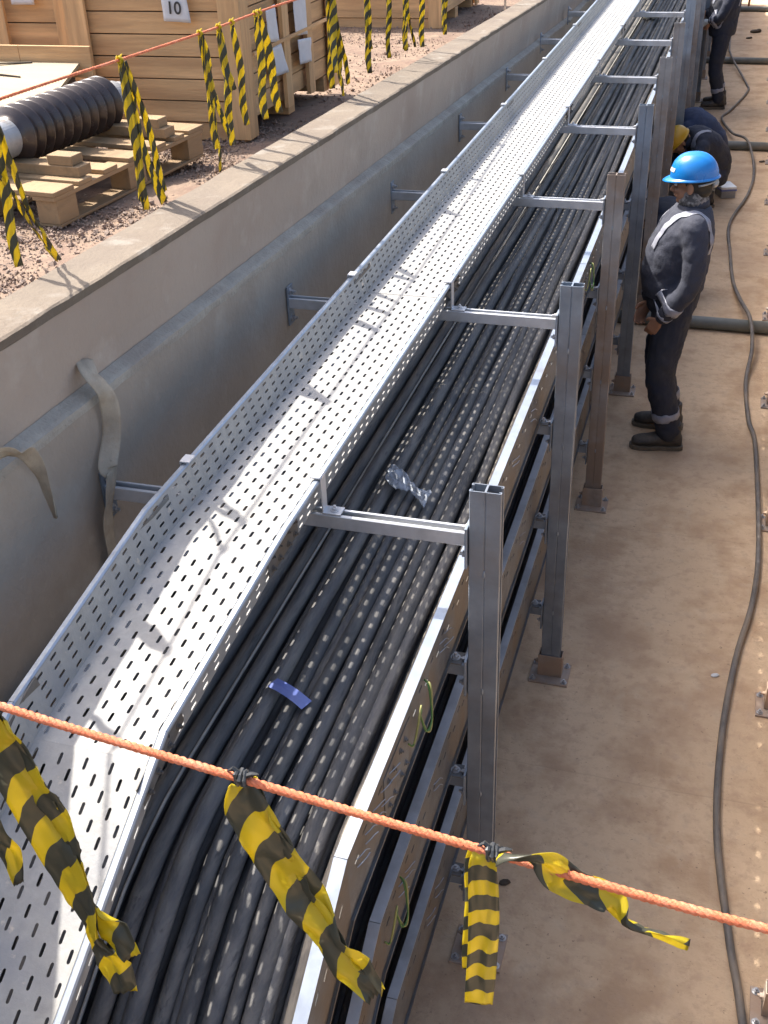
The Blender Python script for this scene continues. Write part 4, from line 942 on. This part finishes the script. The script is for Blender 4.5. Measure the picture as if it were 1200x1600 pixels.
def person(pose, loc, rz, label, top_m=GREYNAVY, leg_m=NAVY, helmet=None, voxel=0.010, detail=True, scale=1.0, gaiter=False, glove=False, coat=False, bands=True):
    root = empty('person', loc, rz); root.scale = (scale,)*3
    J = pose; tor = J['torso']; head = Vector(J['head']); hd = Vector(J.get('hdir', (1, 0, 0))).normalized()
    side = Vector((0, 1, 0)); side = (side-hd*side.dot(hd)).normalized(); up = hd.cross(side)
    # body: one continuous surface
    mb = MB(); torso(mb, tor, -0.012)
    neck0 = Vector((tor[-1][0], 0, tor[-1][1]-0.02))
    limb(mb, [neck0, (neck0+head)/2 - hd*0.005, head-up*0.03-hd*0.01], [0.060, 0.054, 0.055])
    MH = Matrix((hd, side, up)).transposed()
    H = lambda x, y, z: head + hd*x + side*y + up*z
    mb.ball(H(-0.005, 0, 0.03), (0.097, 0.076, 0.100), 20, 14, MH)                # skull
    mb.ball(H(0.030, 0, -0.045), (0.062, 0.056, 0.070), 16, 12, MH)               # face and jaw
    mb.ball(H(0.068, 0, -0.092), (0.020, 0.024, 0.018), 10, 8, MH)                # chin
    mb.tube([H(0.086, 0, 0.010), H(0.103, 0, -0.022), H(0.112, 0, -0.036), H(0.092, 0, -0.046)], [0.009, 0.011, 0.014, 0.010], 8)
    for s in (-1, 1):
        mb.ball(H(-0.004, s*0.078, -0.012), (0.020, 0.008, 0.033), 10, 8, MH)     # ears
        mb.ball(H(0.066, s*0.034, -0.030), (0.022, 0.020, 0.018), 10, 8, MH)
    mb.tube([H(0.083, -0.026, -0.064), H(0.096, 0, -0.062), H(0.083, 0.026, -0.064)], 0.0065, 8)
    for s, sn in ((1, 'L'), (-1, 'R')):
        a = [Vector(p) for p in J['arm'+sn]]; limb(mb, a, [0.050, 0.046, 0.038, 0.034, 0.027] if len(a) > 3 else [0.050, 0.040, 0.027])
        d = (a[-1]-a[-2]).normalized(); hn = J.get('palm'+sn, (0, -s, 0)); add_hand(mb, a[-1]+d*0.02, J.get('hdirn'+sn, d), hn, J.get('thumb'+sn, (1, 0, 0.2)))
        l = [Vector(p) for p in J['leg'+sn]]; limb(mb, l, [0.080, 0.058, 0.042])
        mb.tube([l[-1], l[-1]+Vector((0.01, 0, -0.05))], [0.04, 0.035], 10); mb.tube([l[-1]+Vector((-0.02, 0, -0.055)), l[-1]+Vector((0.13, 0, -0.065))], [0.034, 0.028], 10)
    mb.build('body', SKIN, root, remesh=0.0045 if detail else 0.010)
    # trousers
    mb = MB(); torso(mb, tor[:3], 0.016)
    for sn in 'LR':
        l = [Vector(p) for p in J['leg'+sn]]; r = J.get('legr', [0.112, 0.100, 0.088, 0.080, 0.076])
        mid = [l[0], l[0].lerp(l[1], 0.5)+Vector((0, 0, 0)), l[1], l[1].lerp(l[2], 0.55), l[2]+(l[1]-l[2]).normalized()*0.01]
        limb(mb, mid, r, 18)
    tro = mb.build('trousers', leg_m, root, remesh=voxel, disp=0.015)
    # jacket
    mb = MB(); torso(mb, tor[1:] if not coat else [tor[0]]+tor[1:], 0.028 if not coat else 0.034)
    for sn in 'LR':
        a = [Vector(p) for p in J['arm'+sn]]; a2 = a[:-1]+[a[-1].lerp(a[-2], 0.08)]
        limb(mb, a2, [0.076, 0.067, 0.060, 0.057, 0.047] if len(a) > 3 else [0.083, 0.068, 0.050], 16)
    jac = mb.build('jacket', top_m, root, remesh=voxel, disp=0.013)
    mb = MB(); cn = neck0 + (head-neck0)*0.30
    mb.loft([(cn - up*0.035, hd*0.082, side*0.084), (cn + up*0.010, hd*0.076, side*0.076), (cn + up*0.014, hd*0.066, side*0.066)], 20); mb.build('collar', top_m, jac, smooth=True)
    if gaiter:
        mb = MB(); c = neck0 + (head-neck0)*0.52
        mb.loft([(c - up*0.040, hd*0.078, side*0.080), (c - up*0.018, hd*0.080, side*0.078), (c, hd*0.072, side*0.070), (c + up*0.018, hd*0.073, side*0.069), (c + up*0.034, hd*0.066, side*0.062)], 24); mb.build('neck_gaiter', GAITER, root, smooth=True)
    def band(name, pts, w_, par, wd):
        mb, uv = ribbon(pts, w_, wdir=wd, step=10); o = mb.build(name, REFLECT, par, smooth=True)
        md = o.modifiers.new('fit', 'SHRINKWRAP'); md.target = par; md.offset = 0.003; md.wrap_mode = 'OUTSIDE_SURFACE'
        md = o.modifiers.new('thick', 'SOLIDIFY'); md.thickness = 0.002; md.offset = 1
    def ringband(name, p, q_, r, w_, par, m=REFLECT):
        p, q_ = Vector(p), Vector(q_); t = (q_-p).normalized(); a = t.orthogonal().normalized(); b_ = t.cross(a); mb = MB(); n = 40; vs = []; fs = []
        for j in range(4):
            for i in range(n):
                an = 2*math.pi*i/n; vs.append(p + t*(w_*(j/3-0.5)) + (a*math.cos(an)+b_*math.sin(an))*r)
        for j in range(3):
            for i in range(n): k = (i+1) % n; fs.append((j*n+i, j*n+k, (j+1)*n+k, (j+1)*n+i))
        mb.add(vs, fs); o = mb.build(name, m, par, smooth=True)
        md = o.modifiers.new('fit', 'SHRINKWRAP'); md.target = par; md.offset = 0.003; md.wrap_mode = 'OUTSIDE_SURFACE'
        md = o.modifiers.new('thick', 'SOLIDIFY'); md.thickness = 0.0025; md.offset = 1
    if bands:
        for s, sn in ((1, 'L'), (-1, 'R')):
            l = [Vector(p) for p in J['leg'+sn]]; ringband('reflective_band', l[1].lerp(l[2], J.get('bandf', 0.68)), l[2], 0.12, 0.045, tro)
            a = [Vector(p) for p in J['arm'+sn]]; e_ = a[-2]; ringband('reflective_band', e_.lerp(a[-1], 0.22), a[-1], 0.11, 0.05, jac)
            ringband('cuff', e_.lerp(a[-1], 0.84), a[-1], 0.09, 0.020, jac)
            sh = a[0]
            t_ = J.get('yoke')
            if t_: band('shoulder_band', [(x, y*s, z) for x, y, z in t_], 0.048, jac, (0.0, s*1.0, 0.4))
    # boots
    for sn in 'LR':
        l = [Vector(p) for p in J['leg'+sn]]; an = l[-1]; fd = Vector(J.get('foot'+sn, (1, 0, 0))).normalized(); sd = Vector((-fd.y, fd.x, 0)); zf = 0.0
        X = lambda x, y, z: Vector((an.x, an.y, 0)) + fd*x + sd*y + Vector((0, 0, z))
        mb = MB()
        mb.loft([(X(-0.085, 0, 0.055), sd*0.022, (0, 0, 0.030)), (X(-0.070, 0, 0.062), sd*0.036, (0, 0, 0.042)), (X(-0.02, 0, 0.072), sd*0.040, (0, 0, 0.052)), (X(0.05, 0, 0.066), sd*0.042, (0, 0, 0.046)),
                 (X(0.11, 0, 0.055), sd*0.049, (0, 0, 0.036)), (X(0.165, 0, 0.050), sd*0.048, (0, 0, 0.033)), (X(0.198, 0, 0.046), sd*0.034, (0, 0, 0.026)), (X(0.208, 0, 0.044), sd*0.014, (0, 0, 0.014))], 20)
        mb.tube([X(-0.028, 0, 0.06), X(-0.025, 0, 0.11), X(-0.022, 0, 0.17)], [0.050, 0.050, 0.052], 16)
        bo = mb.build('boot', BOOT, root, remesh=0.007)
        mb = MB(); prof = [(-0.092, 0.026), (-0.07, 0.041), (-0.01, 0.043), (0.04, 0.040), (0.10, 0.051), (0.16, 0.052), (0.205, 0.036), (0.218, 0.012)]
        out = [X(x, y, 0) for x, y in prof] + [X(x, -y, 0) for x, y in reversed(prof)]; n = len(out)
        mb.add([v+Vector((0, 0, 0.001)) for v in out]+[v+Vector((0, 0, 0.028)) for v in out], [(i, (i+1) % n, n+(i+1) % n, n+i) for i in range(n)]+[tuple(range(n-1, -1, -1)), tuple(range(n, 2*n))])
        mb.build('sole', BOOTD, bo, bevel=0.003)
        if detail:
            mb = MB()
            for k in range(4):
                x = 0.015+0.022*k; z = 0.130-0.011*k
                mb.tube([X(x, -0.024, z-0.006), X(x+0.004, 0, z+0.002), X(x, 0.024, z-0.006)], 0.003, 6)
            mb.tube([X(0.0, 0, 0.142), X(0.018, 0.028, 0.150), X(0.012, 0.034, 0.128)], 0.0028, 6); mb.build('laces', DARK, bo, smooth=True)
    # hair
    mb = MB(); mb.ball(H(-0.020, 0, 0.030), (0.096, 0.083, 0.098), 20, 14, MH); mb.ball(H(-0.055, 0, -0.035), (0.048, 0.062, 0.040), 14, 10, MH); mb.build('hair', HAIR, root, remesh=0.008)
    if detail:
        for s in (-1, 1):
            mb = MB(); mb.ball(H(0.083, s*0.031, 0.000), (0.010, 0.013, 0.008), 10, 8, MH); mb.build('eye', WHITEP, root, smooth=True)
            mb = MB(); mb.ball(H(0.0915, s*0.031, 0.000), (0.003, 0.005, 0.005), 8, 6, MH); mb.build('pupil', INK, root, smooth=True)
            mb = MB(); mb.tube([H(0.084, s*0.016, 0.017), H(0.087, s*0.032, 0.021), H(0.080, s*0.048, 0.016)], 0.0035, 6); mb.build('eyebrow', HAIR, root, smooth=True)
    if helmet:
        c = H(-0.005, 0, 0.042); HS = 0.93; tl = R(J.get('tilt', 0)); hh = (hd*math.cos(tl)-up*math.sin(tl)); uu = hh.cross(side)
        G = lambda x, y, z: c + (hh*x + side*y + uu*z)*HS
        vs = []; fs = []; nt_, nph = 48, 16
        for j in range(nph+1):
            ph = (math.pi/2)*j/nph
            for i in range(nt_):
                th_ = 2*math.pi*i/nt_; cx, sx_ = math.cos(th_), math.sin(th_)
                r = math.cos(ph)**0.82 if j < nph else 0.0; z = 0.128*math.sin(ph)
                x = 0.136*cx*r; y = 0.112*sx_*r
                rd = abs(y)
                ridge = 0.0055*math.exp(-(rd/0.016)**2)*(1 if j > 3 else 0) + 0.003*math.exp(-((rd-0.045)/0.008)**2)*(1 if j > 5 else 0)
                vs.append(G(x, y, z+ridge))
        for j in range(nph):
            for i in range(nt_): k = (i+1) % nt_; fs.append((j*nt_+i, j*nt_+k, (j+1)*nt_+k, (j+1)*nt_+i))
        # brim ring
        o = len(vs)
        for jj, (e1, z) in enumerate(((0.0, 0.0), (0.6, -0.004), (1.0, -0.010), (1.0, -0.014), (0.5, -0.009), (-0.1, -0.006))):
            for i in range(nt_):
                th_ = 2*math.pi*i/nt_; cx, sx_ = math.cos(th_), math.sin(th_); fr_ = max(0, cx)**2.2
                ex = e1*(0.010+0.034*fr_); vs.append(G((0.136+ex)*cx, (0.112+ex*0.8)*sx_, z-0.010*fr_*max(e1, 0)))
        for jj in range(5):
            for i in range(nt_): k = (i+1) % nt_; fs.append((o+jj*nt_+i, o+jj*nt_+k, o+(jj+1)*nt_+k, o+(jj+1)*nt_+i))
        mb = MB(); mb.add(vs, fs); he = mb.build('helmet', helmet, root, smooth=True)
        if detail:
            def dome(y, z_): 
                s_ = min(0.98, math.sqrt((y/0.112)**2)); return 0
            mb = MB(); pts = []
            for i in range(5):
                for j in range(4):
                    y = (0.030 + 0.044*i/4); zz = 0.036+0.020*j/3
                    rr = math.cos(math.asin(zz/0.128))**0.82; x = 0.136*rr*math.sqrt(max(0.0, 1-(y/(0.112*rr))**2))
                    pts.append(G(x+0.0022, y+0.0012, zz))
            mb.add(pts, [(i*4+j, i*4+j+1, (i+1)*4+j+1, (i+1)*4+j) for i in range(4) for j in range(3)]); mb.build('sticker', WHITEP, he, solid=0.0006)
            mb = MB(); pts = [G((0.128)*math.cos(t), 0.105*math.sin(t), -0.026-0.012*math.sin(t*1.0)**2) for t in [math.pi*0.62+0.76*math.pi*i/14 for i in range(15)]]
            mb.tube(pts, 0.006, 8)
            mb.ball(G(-0.118, 0.0, -0.045), (0.018, 0.035, 0.022), 12, 8, MH); mb.build('harness_strap', CAST, he, smooth=True)
    if glove:
        a = [Vector(p) for p in J['armL']]; d = (a[-1]-a[-2]).normalized()
        mb = MB(); mb.ball(a[-1]+d*0.07+Vector((0, 0.01, 0)), (0.075, 0.030, 0.036), 12, 8); mb.tube([a[-1]+d*0.02, a[-1]+d*0.1+Vector((0.03, 0.02, -0.05))], [0.03, 0.02], 8); mb.build('held_cloth', GLOVE, root, remesh=0.01, disp=0.01)
    tag(root, label, 'person'); return root
stand = dict(torso=[(0.005, 0.84, 0.122, 0.165), (0.010, 0.94, 0.142, 0.165), (0.020, 1.03, 0.152, 0.158), (0.0, 1.16, 0.150, 0.172), (-0.035, 1.29, 0.126, 0.190), (-0.055, 1.375, 0.088, 0.150), (-0.060, 1.425, 0.055, 0.066)],
    head=(-0.035, 0, 1.535), hdir=(1, -0.28, -0.06),
    armL=[(-0.055, 0.185, 1.345), (-0.075, 0.225, 1.20), (-0.062, 0.235, 1.045), (0.000, 0.218, 0.940), (0.062, 0.178, 0.842)],
    armR=[(-0.035, -0.180, 1.340), (0.010, -0.205, 1.20), (0.060, -0.200, 1.06), (0.110, -0.15, 0.950), (0.130, -0.08, 0.855)],
    legL=[(0.0, 0.092, 0.86), (0.035, 0.120, 0.47), (-0.045, 0.120, 0.11)], legR=[(0.0, -0.092, 0.86), (0.040, -0.120, 0.47), (-0.055, -0.150, 0.11)],
    footL=(1, 0.05, 0), footR=(1, -0.12, 0), palmL=(-0.3, -1, -0.2), palmR=(-0.3, 1, -0.2), tilt=2,
    hdirnL=(0.45, -0.25, -0.85), hdirnR=(0.45, 0.25, -0.85),
    yoke=[(0.13, 0.085, 1.20), (0.075, 0.10, 1.32), (-0.02, 0.125, 1.42), (-0.115, 0.135, 1.40), (-0.19, 0.14, 1.28), (-0.20, 0.14, 1.18)])
person(stand, (0.285, 3.78, 0), R(185), 'person in a bright blue helmet and faded navy coverall, standing with hands before the hips', helmet=BLUEH, gaiter=True)
squat = dict(torso=[(-0.20, 0.30, 0.115, 0.165), (-0.185, 0.38, 0.135, 0.170), (-0.15, 0.47, 0.140, 0.165), (-0.06, 0.585, 0.135, 0.178), (0.05, 0.66, 0.122, 0.190), (0.12, 0.68, 0.085, 0.150), (0.165, 0.685, 0.055, 0.066)],
    head=(0.25, 0, 0.66), hdir=(0.72, 0, -0.70),
    armL=[(0.09, 0.195, 0.63), (0.19, 0.255, 0.52), (0.27, 0.24, 0.40), (0.36, 0.20, 0.36), (0.45, 0.15, 0.33)],
    armR=[(0.09, -0.195, 0.63), (0.19, -0.255, 0.52), (0.27, -0.24, 0.40), (0.36, -0.20, 0.36), (0.45, -0.15, 0.33)],
    legL=[(-0.16, 0.11, 0.30), (0.17, 0.18, 0.42), (-0.04, 0.15, 0.11)], legR=[(-0.16, -0.11, 0.30), (0.17, -0.18, 0.42), (-0.04, -0.15, 0.11)],
    yoke=[(0.17, 0.10, 0.54), (0.17, 0.12, 0.66), (0.08, 0.13, 0.78), (-0.03, 0.14, 0.77)], tilt=0)
person(squat, (0.16, 9.2, 0), R(180), 'person crouching in a blue coverall with rounded back, behind the yellow helmet', top_m=DENIM, leg_m=DENIM, detail=False, bands=False, voxel=0.014, scale=0.96)
person(squat, (0.235, 8.62, 0), R(210), 'person in a yellow helmet crouching bent towards the rack, with a reflective shoulder band', helmet=YELH, detail=False, voxel=0.014, top_m=NAVY, scale=0.92)
person(squat, (0.135, 6.25, 0), R(186), 'person in dark clothing crouching behind the posts, left of the blue helmet', top_m=NAVY, detail=False, voxel=0.014, bands=False, scale=0.93)
far = dict(stand); far.update(armL=[(-0.055, 0.195, 1.345), (-0.02, 0.25, 1.20), (0.03, 0.25, 1.09), (0.09, 0.22, 1.05), (0.15, 0.17, 1.03)], hdir=(1, 0, -0.3),
    armR=[(-0.055, -0.195, 1.345), (0.0, -0.25, 1.22), (0.05, -0.24, 1.12), (0.15, -0.16, 1.08), (0.22, -0.08, 1.08)])
person(far, (0.24, 12.85, 0), R(180), 'person standing far off at the top right in a dark jacket, pale cloth in hand', top_m=NAVY, helmet=YELH, detail=False, voxel=0.014, coat=True, glove=True)
# pale shoe-like box behind the crouching worker
b_ = empty('supply_box', (0.50, 8.95, 0), R(20))
mb = MB(); mb.box((-0.07, -0.10, 0.0), (0.07, 0.10, 0.085)); mb.build('box_body', CAST, b_, bevel=0.006)
mb = MB(); mb.box((-0.075, -0.105, 0.0855), (0.075, 0.105, 0.11)); mb.build('lid', WHITEP, b_, bevel=0.006)
mb = MB(); mb.box((-0.0765, -0.1065, 0.07), (0.0765, 0.1065, 0.0855)); mb.build('trim', BLUEPL, b_, bevel=0.002)
tag(b_, 'small grey and white box with blue trim on the walkway beside the blue back', 'box')
# trestle at the far end
t_ = empty('trestle', (0.80, 21.4, 0))
for s in (-1, 1):
    for u_ in (-1, 1):
        mb = MB(); mb.tube([(0.28*s, 0.17*u_, 0), (0.24*s, 0.02*u_, 0.5)], 0.018, 8); mb.build('leg', TRESTLE, t_, smooth=True)
mb = MB(); mb.box((-0.32, -0.035, 0.49), (0.32, 0.035, 0.54)); mb.build('top_bar', TRESTLE, t_)
tag(t_, 'orange brown trestle at the far end of the walkway, top right corner', 'trestle')
